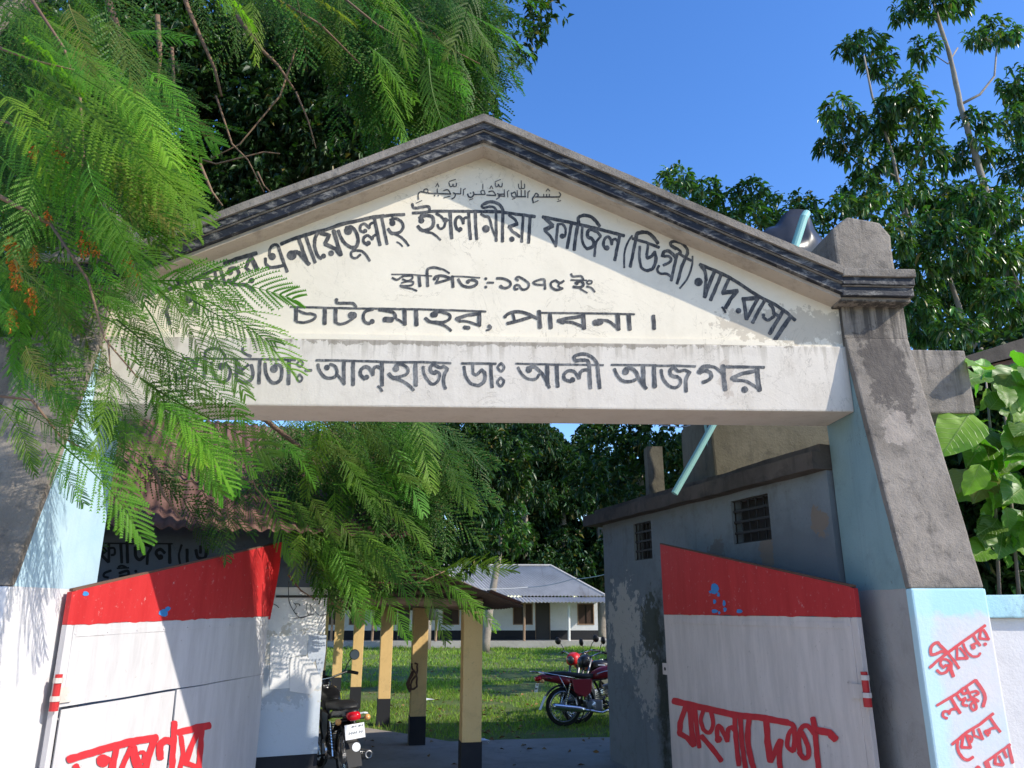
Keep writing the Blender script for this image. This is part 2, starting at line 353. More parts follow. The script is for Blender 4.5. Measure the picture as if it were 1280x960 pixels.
def _plinth():
    m = mat('white_over_blue_wash', (.76, .75, .76), .9); g = G(m)
    c = g.mix(g.ramp(g.noise(2.2, 8, .7), .40, .66), (.66, .63, .64), (.56, .63, .66))
    z = g.math('ADD', g.axis(2), g.math('MULTIPLY', g.math('SUBTRACT', g.noise(9, 6, .7), .5), .14))
    c = g.mix(g.ramp(z, 1.66, 1.70), c, (.42, .68, .76))
    x = g.math('ADD', g.axis(0), g.math('MULTIPLY', g.math('SUBTRACT', g.noise(6, 6, .7), .5), .12))
    c = g.mix(g.math('MULTIPLY', g.ramp(x, 2.73, 2.79, 1, 0), g.ramp(x, 2.5, 2.55, 0, .75)), c, (.50, .74, .80))
    c = g.mix(g.ramp(g.noise(26, 7, .75), .66, .72, 0, .55), c, (.25, .27, .27))
    g.col(c); g.bump(g.math('ADD', g.noise(7, 8, .7), g.math('MULTIPLY', g.noise(50, 4), .3)), .3, .012); return m
M['plinth'] = _plinth()
def paint_metal(name, base, chip, amt=.16, rough=.45, brush=None, chip_scale=26):
    m = mat(name, base, rough); g = G(m)
    c = g.mix(g.ramp(g.noise(1.0, 8, .7, g.pos((10, 10, 1.5))), .38, .62, 0, .8), base, brush or tuple(x * .8 for x in base))
    c = g.mix(g.ramp(g.noise(chip_scale, 6, .7), .70 - amt * .3, .74, 0, .8), c, chip)
    g.col(c); g.bump(g.noise(1, 5, .6, g.pos((30, 30, 4))), .15, .006); return m
M['leaf_white'] = paint_metal('white_gate_enamel', (.57, .555, .565), (.28, .22, .19), .16, .5, (.46, .445, .455))
M['leaf_grey'] = paint_metal('bounce_warmed_gate_enamel', (.64, .56, .51), (.20, .16, .14), .22, .55, (.50, .44, .40))  # right leaf's copy of the enamel, warmed and lightened for bounced light
M['red'] = paint_metal('red_gate_enamel', (.50, .032, .034), (.55, .36, .34), .30, .45, (.42, .022, .024))
M['red_letter'] = paint_metal('red_brush_paint', (.62, .035, .045), (.60, .10, .10), .05, .5)
M['red_wall_letter'] = paint_metal('red_wall_brush_paint', (.66, .075, .085), (.72, .35, .35), .25, .8, (.60, .12, .13))
M['bluechip'] = mat('old_blue_paint_chip', (.05, .22, .50), .5)
def _ink(name, base, worn, amt):
    m = mat(name, base, .8); g = G(m)
    c = g.mix(g.ramp(g.noise(14, 7, .75), .45, .75, 0, amt), base, worn)
    c = g.mix(g.ramp(g.noise(1, 6, .7, g.pos((70, 70, 9))), .52, .75, 0, amt), c, worn)
    g.col(c); return m
M['ink'] = _ink('sign_black_paint', (.045, .048, .055), (.24, .23, .22), .85)
M['ink_beam'] = _ink('faded_sign_black_paint', (.055, .06, .07), (.27, .265, .26), .95)
M['ink_dark'] = _ink('signboard_dark_paint', (.012, .014, .02), (.03, .03, .035), .5)
M['iron'] = mat('dark_iron', (.04, .038, .036), .6, .4)
M['rust'] = wall_mat('rusty_iron', (.12, .065, .045), (.05, .035, .03), streak=.2, mott=.8)
def _rustroof():
    m = mat('rusted_corrugated_sheet', (.3, .12, .07), .75); g = G(m)
    c = g.mix(g.ramp(g.noise(3, 9, .7), .35, .65), (.19, .10, .08), (.10, .055, .045))
    c = g.mix(g.ramp(g.noise(1.0, 8, .7, g.pos((6, 1.2, 1.2))), .55, .75, 0, .7), c, (.26, .17, .13))
    g.col(c); g.bump(g.noise(30, 5), .3, .01); return m
M['rustroof'] = _rustroof()
def _zinc():
    m = mat('grey_corrugated_sheet', (.33, .34, .36), .75, 0); g = G(m)
    c = g.mix(g.ramp(g.noise(.8, 9, .7), .35, .7), (.48, .46, .43), (.34, .325, .30))
    c = g.mix(g.ramp(g.noise(1.0, 7, .7, g.pos((3, .3, .3))), .56, .78, 0, .6), c, (.16, .11, .08))
    g.col(c); g.bump(g.noise(12, 5), .2, .01); return m
M['zinc'] = _zinc()
M['shedroof'] = wall_mat('dark_shed_sheet', (.085, .065, .055), (.035, .03, .028), (.16, .11, .085), streak=.3, mott=.5)  # even dark brown with mottling, same on top and underside
M['yellow'] = wall_mat('ochre_post_paint', (.68, .455, .19), (.34, .23, .12), (.74, .52, .24), streak=.4, mott=.4, grime=.5, bump=.25)
M['black'] = wall_mat('black_skirting_paint', (.022, .023, .028), (.05, .045, .04), streak=.2, mott=.4)
M['farwhite'] = wall_mat('school_white_wall', (.60, .62, .65), (.40, .41, .42), streak=.2, mott=.2)
M['rightwall'] = wall_mat('mouldy_blue_grey_wall', (.165, .195, .215), (.09, .09, .088), (.21, .24, .26), streak=.45, mott=.55, grime=.45, bump=.5,
    patches=[((1.7, 9.1, 1.55), (.6, .42, .42), (.46, .44, .40), .95, 1.3, 8), ((1.8, 8.6, 1.0), (.6, .3, .3), (.40, .39, .36), .8, 1.6, 12), ((1.7, 8.3, .9), (.5, .16, 1.1), (.035, .04, .03), .95, .7, 6),
             ((1.68, 8.5, 1.55), (.5, .22, .36), (.05, .055, .035), .8, 1.0, 9), ((1.95, 7.2, 2.15), (.5, .22, .22), (.15, .125, .11), .7, .8, 5),
             ((2.5, 6.2, 2.0), (.8, 1.0, .55), (.11, .125, .14), .75, .5, 3), ((2.3, 5.8, 2.35), (.5, .12, .14), (.20, .15, .11), .8, .8, 9), ((2.15, 6.45, 2.2), (.5, .1, .22), (.19, .14, .10), .7, .9, 12)])  # first entry: large soft darker area high on the wall near the pillar
M['mould'] = wall_mat('black_mould_concrete', (.05, .043, .037), (.015, .014, .013), (.12, .10, .085), streak=.6, mott=.8, bump=.5)
M['moss'] = wall_mat('mossy_tank_base', (.105, .092, .06), (.025, .023, .02), (.19, .17, .12), streak=.5, mott=.8, bump=.5, scale=.9)
M['leftwall'] = wall_mat('lime_washed_wall', (.70, .68, .66), (.42, .44, .47), (.76, .75, .73), streak=.15, mott=.4, grime=.15, bump=.3,
    patches=[((-1.8, 7.9, .55), (1.2, .8, .52), (.44, .50, .57), .9, .35, 5), ((-1.8, 7.9, 1.22), (.6, .8, .26), (.50, .46, .38), .75, 1.5, 11), ((-1.9, 7.9, 1.05), (.3, .8, .2), (.36, .40, .45), .8, 1.4, 9)])
M['board'] = wall_mat('eave_shade_sign_wall', (.13, .15, .19), (.07, .08, .10), streak=.3, mott=.4)  # blue grey of the eave's shade painted onto the upper wall
M['paper'] = wall_mat('torn_poster_paper', (.40, .44, .50), (.62, .63, .64), streak=.2, mott=.9, scale=3)
M['paper2'] = wall_mat('white_poster_paper', (.66, .65, .64), (.50, .51, .53), streak=.3, mott=.7, bump=.08, scale=2)
M['timber'] = wall_mat('weathered_timber', (.23, .15, .10), (.08, .055, .04), (.33, .23, .16), streak=.5, mott=.5)
M['win_dark'] = mat('dark_window_board', (.035, .03, .03), .6)
M['shutter'] = mat('brown_window_shutter', (.055, .033, .026), .55)
M['doorbrown'] = mat('dark_grey_door', (.05, .045, .045), .55)
M['pipe'] = mat('aqua_plastic_pipe', (.26, .50, .47), .5)
M['plastic'] = mat('black_polythene', (.035, .037, .045), .3)
M['tank'] = mat('black_water_tank', (.04, .042, .05), .35)
M['concrete'] = wall_mat('yard_concrete', (.26, .225, .19), (.13, .115, .10), (.33, .29, .25), streak=0, mott=.6, grime=.3, bump=.5)
M['forecourt'] = wall_mat('sandy_forecourt', (.44, .36, .27), (.28, .22, .16), (.52, .43, .33), streak=0, mott=.5, grime=.3, bump=.5)  # unseen ground, pale tone picked to bounce warm light onto the gate
M['plinthc'] = wall_mat('grey_plinth_brick', (.36, .34, .31), (.20, .18, .16), streak=.2, mott=.6)
def _lawn():
    m = mat('lawn_soil_and_turf', (.09, .13, .035), .95); g = G(m)
    c = g.mix(g.ramp(g.noise(.35, 8, .7), .35, .68), (.10, .165, .035), (.15, .20, .055))
    c = g.mix(g.ramp(g.noise(2.4, 8, .75, g.pos(loc=(3, 8, 0))), .50, .66, 0, .85), c, (.24, .19, .11))
    g.col(c); g.bump(g.noise(14, 8, .8), .9, .08); return m
M['lawn'] = _lawn()
M['deadleaf'] = mat('fallen_leaf', (.22, .13, .05), .8)
def leaf_mat(name, a, b, trans=.35, rough=.45, tcol=None, spec=.35, obj=False):
    m = mat(name, a, rough); g = G(m); g.b.inputs['Specular IOR Level'].default_value = spec
    c = g.mix(g.ramp(g.noise(1.1, 3, .5), .35, .65), a, b)
    if obj:
        oi = g.n.new('ShaderNodeObjectInfo'); rnd = oi.outputs['Random']
    else: rnd = g.geo.outputs['Random Per Island']
    hs = g.n.new('ShaderNodeHueSaturation'); g.l.new(c, hs.inputs['Color'])
    g.l.new(g.ramp(rnd, 0, 1, .5, 1.45) if not obj else g.ramp(rnd, 0, 1, .6, 1.75), hs.inputs['Value'])
    g.l.new(g.ramp(g.math('FRACT', g.math('MULTIPLY', rnd, 7.3)), 0, 1, .470, .522), hs.inputs['Hue'])
    dead = g.ramp(g.math('FRACT', g.math('MULTIPLY', rnd, 31.7)), .94, .97, 0, .75)
    hs_out = g.mix(dead, hs.outputs[0], (.22, .17, .06))
    g.col(hs_out)
    tr = g.n.new('ShaderNodeBsdfTranslucent')
    tm = g.n.new('ShaderNodeMix'); tm.data_type = 'RGBA'; tm.blend_type = 'MULTIPLY'; tm.inputs[0].default_value = 1
    g.l.new(hs_out, tm.inputs[6]); tm.inputs[7].default_value = (*(tcol or (1.35, 1.8, .45)), 1)
    g.l.new(tm.outputs[2], tr.inputs[0])
    mx = g.n.new('ShaderNodeMixShader'); mx.inputs[0].default_value = trans
    out = g.n['Material Output']; g.l.new(g.b.outputs[0], mx.inputs[1]); g.l.new(tr.outputs[0], mx.inputs[2])
    g.l.new(mx.outputs[0], out.inputs[0]); return m
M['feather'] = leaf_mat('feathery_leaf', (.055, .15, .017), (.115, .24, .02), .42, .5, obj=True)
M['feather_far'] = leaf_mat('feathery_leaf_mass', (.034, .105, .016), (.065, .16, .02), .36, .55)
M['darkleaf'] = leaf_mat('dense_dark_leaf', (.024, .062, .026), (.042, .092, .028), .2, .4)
M['gloss'] = leaf_mat('drooping_glossy_leaf', (.036, .100, .034), (.085, .175, .038), .25, .32, spec=.5)
M['teak'] = leaf_mat('big_plain_leaf', (.075, .19, .025), (.13, .27, .03), .38, .4, obj=True)
def _veins():
    g = G(M['teak']); src = g.b.inputs['Base Color'].links[0].from_socket
    tc = g.n.new('ShaderNodeTexCoord'); sx = g.n.new('ShaderNodeSeparateXYZ'); g.l.new(tc.outputs['Object'], sx.inputs[0])
    ax = g.math('ABSOLUTE', sx.outputs[0]); rib = g.ramp(ax, .006, .016, 1, 0)
    w = g.math('SINE', g.math('MULTIPLY', g.math('SUBTRACT', sx.outputs[1], g.math('MULTIPLY', ax, .75)), 62.0))
    v = g.math('MAXIMUM', rib, g.ramp(w, .88, .98, 0, .75))
    g.col(g.mix(v, src, (.26, .36, .10))); g.bump(v, .5, .01)
    return M['teak']
M['teak'] = _veins()
M['grass'] = leaf_mat('grass_blade', (.16, .27, .035), (.23, .33, .05), .35, .6)
M['bark'] = wall_mat('grey_bark', (.24, .20, .165), (.10, .085, .07), (.34, .30, .26), streak=.5, mott=.6, bump=.8)
M['redtwig'] = wall_mat('reddish_twig_bark', (.17, .10, .065), (.08, .05, .035), (.24, .16, .105), streak=.3, mott=.4)
M['flower'] = leaf_mat('withered_orange_blossom', (.55, .24, .03), (.48, .16, .03), .3, .7, (1.3, 1, .4))
def paint(name, c, rough=.38):
    m = mat(name, c, rough); m.node_tree.nodes['Principled BSDF'].inputs['Coat Weight'].default_value = .5; return m
M['bike_red'] = paint('maroon_bike_paint', (.22, .012, .02)); M['bike_black'] = paint('black_bike_paint', (.012, .012, .014))
M['bike_green'] = paint('lime_green_decal', (.35, .50, .05)); M['bike_bright'] = paint('bright_red_bike_paint', (.55, .02, .02))
M['chrome'] = mat('chrome', (.6, .6, .62), .18, 1.0); M['rubber'] = mat('tyre_rubber', (.02, .02, .02), .85)
M['alloy'] = mat('engine_alloy', (.22, .22, .23), .4, .8); M['vinyl'] = mat('seat_vinyl', (.018, .018, .02), .5)
M['tail'] = mat('tail_lamp_red', (.55, .01, .02), .15); M['plate'] = mat('number_plate_white', (.72, .73, .75), .5)
M['mirror'] = mat('mirror_glass', (.10, .11, .125), .3, .6); M['amber'] = mat('amber_lens', (.7, .35, .12), .2)
M['bluewhite'] = mat('pale_mudguard_flap', (.50, .58, .75), .4)

# ---------------------------------------------------------------- mesh helpers
OFF = {}
class MB:
    def __init__(s): s.v = []; s.f = []
    def add(s, vs, fs):
        k = len(s.v); s.v += [tuple(v) for v in vs]; s.f += [tuple(i + k for i in f) for f in fs]; return s
    def hexa(s, p):      # 8 points: bottom 4 counter-clockwise, top 4
        return s.add(p, [(3, 2, 1, 0), (4, 5, 6, 7), (0, 1, 5, 4), (1, 2, 6, 5), (2, 3, 7, 6), (3, 0, 4, 7)])
    def box(s, x0, x1, y0, y1, z0, z1):
        return s.hexa([(x0, y0, z0), (x1, y0, z0), (x1, y1, z0), (x0, y1, z0), (x0, y0, z1), (x1, y0, z1), (x1, y1, z1), (x0, y1, z1)])
    def obox(s, o, u, v, w, a0, a1, b0, b1, c0, c1):
        P = lambda a, b, c: Vector(o) + Vector(u) * a + Vector(v) * b + Vector(w) * c
        return s.hexa([P(a0, b0, c0), P(a1, b0, c0), P(a1, b1, c0), P(a0, b1, c0), P(a0, b0, c1), P(a1, b0, c1), P(a1, b1, c1), P(a0, b1, c1)])
    def prism(s, poly, ext):   # poly list of 3-D points, ext vector
        n = len(poly); e = Vector(ext)
        vs = [Vector(p) for p in poly] + [Vector(p) + e for p in poly]
        return s.add(vs, [tuple(range(n))[::-1], tuple(range(n, 2 * n))] + [(i, (i + 1) % n, n + (i + 1) % n, n + i) for i in range(n)])
    def tube(s, pts, rad, n=8, cap=True):
        pts = [Vector(p) for p in pts]; m = len(pts)
        if isinstance(rad, (int, float)): rad = [rad] * m
        ref = Vector((0, 0, 1)); d0 = (pts[1] - pts[0]).normalized()
        if abs(d0.z) > .9: ref = Vector((1, 0, 0))
        a = d0.cross(ref).normalized(); vs = []
        for i, p in enumerate(pts):
            d = (pts[min(i + 1, m - 1)] - pts[max(i - 1, 0)]).normalized()
            a = (a - d * a.dot(d)).normalized(); b = d.cross(a)
            for k in range(n):
                t = 2 * math.pi * k / n; vs.append(p + (a * math.cos(t) + b * math.sin(t)) * rad[i])
        fs = [(i * n + k, i * n + (k + 1) % n, (i + 1) * n + (k + 1) % n, (i + 1) * n + k) for i in range(m - 1) for k in range(n)]
        if cap: fs += [tuple(range(n))[::-1], tuple(range((m - 1) * n, m * n))]
        return s.add(vs, fs)
    def lathe(s, o, axis, prof, n=20):   # prof: (radius, along)
        ax = Vector(axis).normalized(); a = ax.orthogonal().normalized(); b = ax.cross(a); o = Vector(o)
        vs = [o + ax * h + (a * math.cos(2 * math.pi * k / n) + b * math.sin(2 * math.pi * k / n)) * max(r, 1e-4) for r, h in prof for k in range(n)]
        m = len(prof)
        return s.add(vs, [(i * n + k, i * n + (k + 1) % n, (i + 1) * n + (k + 1) % n, (i + 1) * n + k) for i in range(m - 1) for k in range(n)])
    def loft(s, rings):
        n = len(rings[0]); vs = [p for r in rings for p in r]; m = len(rings)
        return s.add(vs, [(i * n + k, i * n + (k + 1) % n, (i + 1) * n + (k + 1) % n, (i + 1) * n + k) for i in range(m - 1) for k in range(n)]
                     + [tuple(range(n))[::-1], tuple(range((m - 1) * n, m * n))])

def finish(name, me, m, parent=None, off=None):
    o = bpy.data.objects.new(name, me); COL.objects.link(o)
    if m: me.materials.append(m)
    if parent is not None:
        o.parent = parent; OFF[o.name] = OFF.get(parent.name, Vector())
    return o
def obj(name, mb, m, parent=None, smooth=False, rough=None, bevel=0, kind=None, label=None):
    base = OFF.get(parent.name, Vector()) if parent is not None else Vector()
    me = bpy.data.meshes.new(name)
    me.from_pydata([tuple(Vector(v) - base) for v in mb.v], [], mb.f); me.validate()
    bm = bmesh.new(); bm.from_mesh(me)
    bmesh.ops.recalc_face_normals(bm, faces=bm.faces)
    if bevel:
        bmesh.ops.bevel(bm, geom=[e for e in bm.edges if e.is_manifold and e.calc_face_angle(0) > .6], offset=bevel, segments=2, affect='EDGES', profile=.6)
    if rough:
        step, amp = rough
        for _ in range(5):
            es = [e for e in bm.edges if e.calc_length() > step]
            if not es: break
            bmesh.ops.subdivide_edges(bm, edges=es, cuts=1, use_grid_fill=True)
        for v in bm.verts:
            w = v.co + base
            n = mnoise.noise_vector(w * 2.3) + mnoise.noise_vector(w * 9) * .5
            v.co += n * amp
    bm.to_mesh(me); bm.free()
    if smooth:
        for p in me.polygons: p.use_smooth = True
    o = finish(name, me, m, parent)
    if kind: o['kind'] = kind
    if label: o['label'] = label
    return o
def tag(o, label, cat, group=None, kind=None):
    o['label'] = label; o['category'] = cat
    if group: o['group'] = group
    if kind: o['kind'] = kind
    return o
def thing(name, label, cat, loc=(0, 0, 0), rz=0.0, group=None, local=False):
    o = bpy.data.objects.new(name, None); COL.objects.link(o); o.empty_display_size = .2
    o.location = loc; o.rotation_euler = (0, 0, rz)
    OFF[o.name] = Vector() if local else Vector(loc)
    return tag(o, label, cat, group)
def struct(name, mb, m, **k):
    o = obj(name, mb, m, **k); o['kind'] = 'structure'; return o
def copy_tree(o, parent=None):
    c = o.copy(); COL.objects.link(c)
    if parent: c.parent = parent
    for ch in list(o.children): copy_tree(ch, c)
    return c

# brush lettering: strokes traced from the sign, laid on the plane (p0, n), a few mm proud
def spline(P, k=5):
    if len(P) < 3: return P
    out = []
    for i in range(len(P) - 1):
        p0, p1, p2, p3 = P[max(i - 1, 0)], P[i], P[i + 1], P[min(i + 2, len(P) - 1)]
        for j in range(k):
            t = j / k
            out.append(tuple(.5 * ((2 * p1[a]) + (-p0[a] + p2[a]) * t + (2 * p0[a] - 5 * p1[a] + 4 * p2[a] - p3[a]) * t * t + (-p0[a] + 3 * p1[a] - 3 * p2[a] + p3[a]) * t ** 3) for a in (0, 1)))
    out.append(P[-1]); return out
def lettering(name, data, p0, n, m, parent, lift=.003, label=None, fat=1.0):
    p0 = Vector(p0); n = Vector(n).normalized(); mb = MB(); ox = oy = 0; s = 1; cnt = 0
    def put(x, y, h): return hit(ox + x / s, oy + y / s, p0 + n * h, n)
    for line in data.strip().split('\n'):
        if line.startswith('W'):
            ox, oy, s = map(float, line.split()[1:]); continue
        for st in line.split(';'):
            t = st.split(); kind = t[0]; v = list(map(float, t[1:])); w = v[0] * .5 * .96 * fat; P = list(zip(v[1::2], v[2::2]))
            h = lift + cnt * 6e-6; cnt += 1
            if kind == 'D' or len(P) < 2:
                c = P[0]; ring = [put(c[0] + math.cos(a * .449) * w * (1 + .05 * math.sin(a * 2.1 + cnt)), c[1] + math.sin(a * .449) * w, h) for a in range(14)]
                mb.add(ring, [tuple(range(14))]); continue
            if kind == 'C': P = spline(P, 7)
            else:
                Q = []
                for a, b in zip(P, P[1:]):
                    k_ = max(3, int(math.hypot(b[0] - a[0], b[1] - a[1]) / 22))
                    for j in range(k_): Q.append((a[0] + (b[0] - a[0]) * j / k_, a[1] + (b[1] - a[1]) * j / k_))
                P = Q + [P[-1]]
            vs = []; m_ = len(P)
            for i, p in enumerate(P):
                a = P[max(i - 1, 0)]; b = P[min(i + 1, m_ - 1)]
                dx, dy = b[0] - a[0], b[1] - a[1]; L = math.hypot(dx, dy) or 1
                jt = lambda q: 1 + .22 * mnoise.noise(Vector((i * .45, cnt * 3.1, q))) + .09 * mnoise.noise(Vector((i * 1.7, cnt * 2.3, q)))
                wa, wb = w * jt(0), w * jt(9)
                vs.append(put(p[0] - dy / L * wa, p[1] + dx / L * wa, h + i * 2e-6)); vs.append(put(p[0] + dy / L * wb, p[1] - dx / L * wb, h + i * 2e-6))
            mb.add(vs, [(2 * i, 2 * i + 1, 2 * i + 3, 2 * i + 2) for i in range(m_ - 1)])
            for q, o_, sg in ((P[0], P[1], -1), (P[-1], P[-2], -1)):   # round brush ends
                dx, dy = o_[0] - q[0], o_[1] - q[1]; L = math.hypot(dx, dy) or 1; dx /= L; dy /= L
                ring = []
                for k in range(7):
                    a = math.pi * k / 6; c_, s_ = math.cos(a), math.sin(a) * .55
                    ring.append(put(q[0] - dy * w * c_ - dx * w * s_, q[1] + dx * w * c_ - dy * w * s_, h - 3e-6))
                mb.add(ring, [tuple(range(7))])
    base = OFF.get(parent.name, Vector()); me = bpy.data.meshes.new(name)
    me.from_pydata([tuple(Vector(v) - base) for v in mb.v], [], mb.f)
    o = finish(name, me, m, parent)
    if label: o['label'] = label
    return o

# ================================================================= GROUND
def flat(x0, x1, y0, y1, z): return MB().add([(x0, y0, z), (x1, y0, z), (x1, y1, z), (x0, y1, z)], [(0, 1, 2, 3)])
struct('ground', flat(-900, 900, -300, 1500, -.03), M['lawn'])
yard = MB()
xs = np.linspace(-16, 26, 64); ys = np.linspace(9.5, 46, 56)
for y in ys:
    for x in xs: yard.v.append((x, y, .01 + .035 * mnoise.noise(Vector((x * .35, y * .35, 2)))))
yard.f = [(j * 64 + i, j * 64 + i + 1, (j + 1) * 64 + i + 1, (j + 1) * 64 + i) for j in range(55) for i in range(63)]
struct('lawn', yard, M['lawn'], smooth=True)
struct('forecourt', MB().box(-14, 14, -3.1, 5.3, 0, .07), M['forecourt'], rough=(.7, .005))
slab = MB().prism([(-7, 5.31, .0), (7, 5.31, .0), (7, 11.2, .0), (1.2, 11.25, .0), (-.35, 11.0, .0), (-1.6, 12.3, .0), (-7, 12.3, .0)], (0, 0, .075))
struct('concrete_yard', slab, M['concrete'], rough=(.6, .006))
struct('road', flat(-60, 60, -14, -3.1, .02), M['forecourt'])

# ================================================================= GATEWAY
GY = 5.2                       # front plane of the lintel
gate = thing('school_gateway', 'cream gable gateway with black Bengali lettering over the two open gates', 'gateway', (0, GY, 0))
beam = MB().box(-2.66, 2.66, GY, GY + .45, 3.065, 3.56)
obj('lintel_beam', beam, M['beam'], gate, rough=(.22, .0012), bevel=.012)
# gable field
SL = (5.09 - 3.86) / 2.66
gz = lambda x: 5.09 - abs(x - .0) * SL
gab = MB().prism([(-2.655, GY + .03, 3.56), (2.655, GY + .03, 3.56), (2.655, GY + .03, gz(2.655)), (0, GY + .03, gz(0)), (-2.655, GY + .03, gz(2.655))], (0, .34, 0))
obj('gable_panel', gab, M['cream'], gate, rough=(.3, .0008))
obj('plaster_ledge', MB().box(-2.3, 2.28, GY + .004, GY + .034, 3.558, 3.60), M['cream'], gate, rough=(.2, .003))
# raking cornice: section (out, up) bands, then a level return round each pillar head
PX0, PX1 = 2.66, 3.12
def rake(name, out0, out1, z0, z1, m, back=.40, rg=(.16, .005)):
    # z0,z1 are heights above the soffit line; built as one band per slope, mitred at the apex, plus the level return
    for sg in (-1, 1):
        mb = MB(); ss = SL
        xe = 2.60
        def sec(x, zb):
            return [(sg * x, GY - out1, zb + z0), (sg * x, GY - out1, zb + z1), (sg * x, GY + back, zb + z1), (sg * x, GY + back, zb + z0)]
        za = 5.09; ze = 5.09 - SL * xe
        rings = [sec(0, za)]
        for k in range(1, 13): rings.append(sec(xe * k / 12, za - SL * xe * k / 12))
        mb.loft(rings)
        obj(name, mb, m, gate, rough=rg)
    # returns
def ret(name, out1, z0, z1, m):
    zb = 5.09 - SL * 2.66
    for sg in (-1, 1):
        a, b = sorted((sg * (2.6), sg * (PX1 + (out1 - .12) * .2)))
        mb = MB().box(a, b, GY - out1 + .002, GY + .45 + out1 - .06, zb + z0, zb + z1)
        obj(name, mb, m, gate, rough=(.16, .004), bevel=.006)
BANDS = [('soffit_moulding', 0, .13, 0, .035, 'soffit'), ('black_moulding', 0, .17, .030, .098, 'black_trim'), ('thin_fillet', 0, .182, .096, .106, 'coping'),
         ('black_moulding', 0, .195, .106, .165, 'black_trim'), ('coping', 0, .215, .163, .225, 'coping')]
for nm, a, b, z0, z1, mk in BANDS:
    rake(nm, a, b, z0 - .01, z1 - .01, M[mk])
    ret(nm, b, z0 - .0, z1 - .0, M[mk] if mk != 'soffit' else M['cement'])
# pillars
for sg in (-1, 1):
    lo = 'right' if sg > 0 else 'left'
    yt, ybm = (5.2, 4.80) if sg > 0 else (5.2, 4.62)
    zb = 1.84
    X = lambda x: sg * x
    def col(x0, x1, z0, z1, y0b, y0t, y1): 
        a, b = sorted((X(x0), X(x1)))
        return MB().hexa([(a, y0b, z0), (b, y0b, z0), (b, y1, z0), (a, y1, z0), (a, y0t, z1), (b, y0t, z1), (b, y1, z1), (a, y1, z1)])
    # cement face slab of the buttress and painted core, butted together
    core_m = M['teal'] if sg > 0 else M['blue']
    f = MB(); a, b = sorted((X(2.655), X(3.125)))
    f.hexa([(a, ybm - .01, zb), (b, ybm - .01, zb), (b, ybm + .05, zb), (a, ybm + .05, zb), (a, yt - .015, 3.62), (b, yt - .015, 3.62), (b, yt + .05, 3.62), (a, yt + .05, 3.62)])
    obj('buttress_face', f, M['cement'], gate, rough=(.13, .006), bevel=.012)
    obj('pillar_shaft', col(2.6605, 3.12, zb, 3.60, ybm + .05, yt + .05, 5.65), core_m, gate, rough=(.2, .003))
    obj('pillar_head', col(2.655, 3.125, 3.62, 3.86, yt - .012, yt - .012, 5.65), M['cement'], gate, rough=(.13, .005))
    obj('plinth_core', col(2.6605, 3.12, 0, zb, ybm + .05, ybm + .05, 5.65), M['greyjamb'] if sg > 0 else M['white'], gate, rough=(.2, .004))
    f = MB(); f.box(a, b, ybm - .02, ybm + .05, 0, zb - .002)
    obj('plinth_face', f, M['plinth'] if sg > 0 else M['white'], gate, rough=(.13, .0018), bevel=.012)
    # capstone with sloped shoulders
    zc = 4.09
    prof = [(2.67, zc), (3.11, zc), (3.12, 4.46), (3.05, 4.575), (2.80, 4.615), (2.67, 4.51)]
    obj('pillar_cap', MB().prism([(X(x), GY - .01, z) for x, z in prof], (0, .56, 0)), M['cement'], gate, rough=(.12, .008), bevel=.02)
    a, b = sorted((X(3.126), X(3.56)))
    obj('stub_beam', MB().box(a, b, 5.22, 5.65, 3.07, 3.55), M['cement'], gate, rough=(.13, .007), bevel=.015)
n_ = (0, -1, 0)
lettering('painted_lettering', LETTERS['gable'], (0, GY + .03, 0), n_, M['ink'], gate, .0015)
lettering('painted_lettering', LETTERS['beam'], (0, GY, 0), n_, M['ink_beam'], gate, .002)
lettering('red_lettering', LETTERS['plinth'], (0, 4.78, 0), n_, M['red_wall_letter'], gate, .003, fat=1.22)

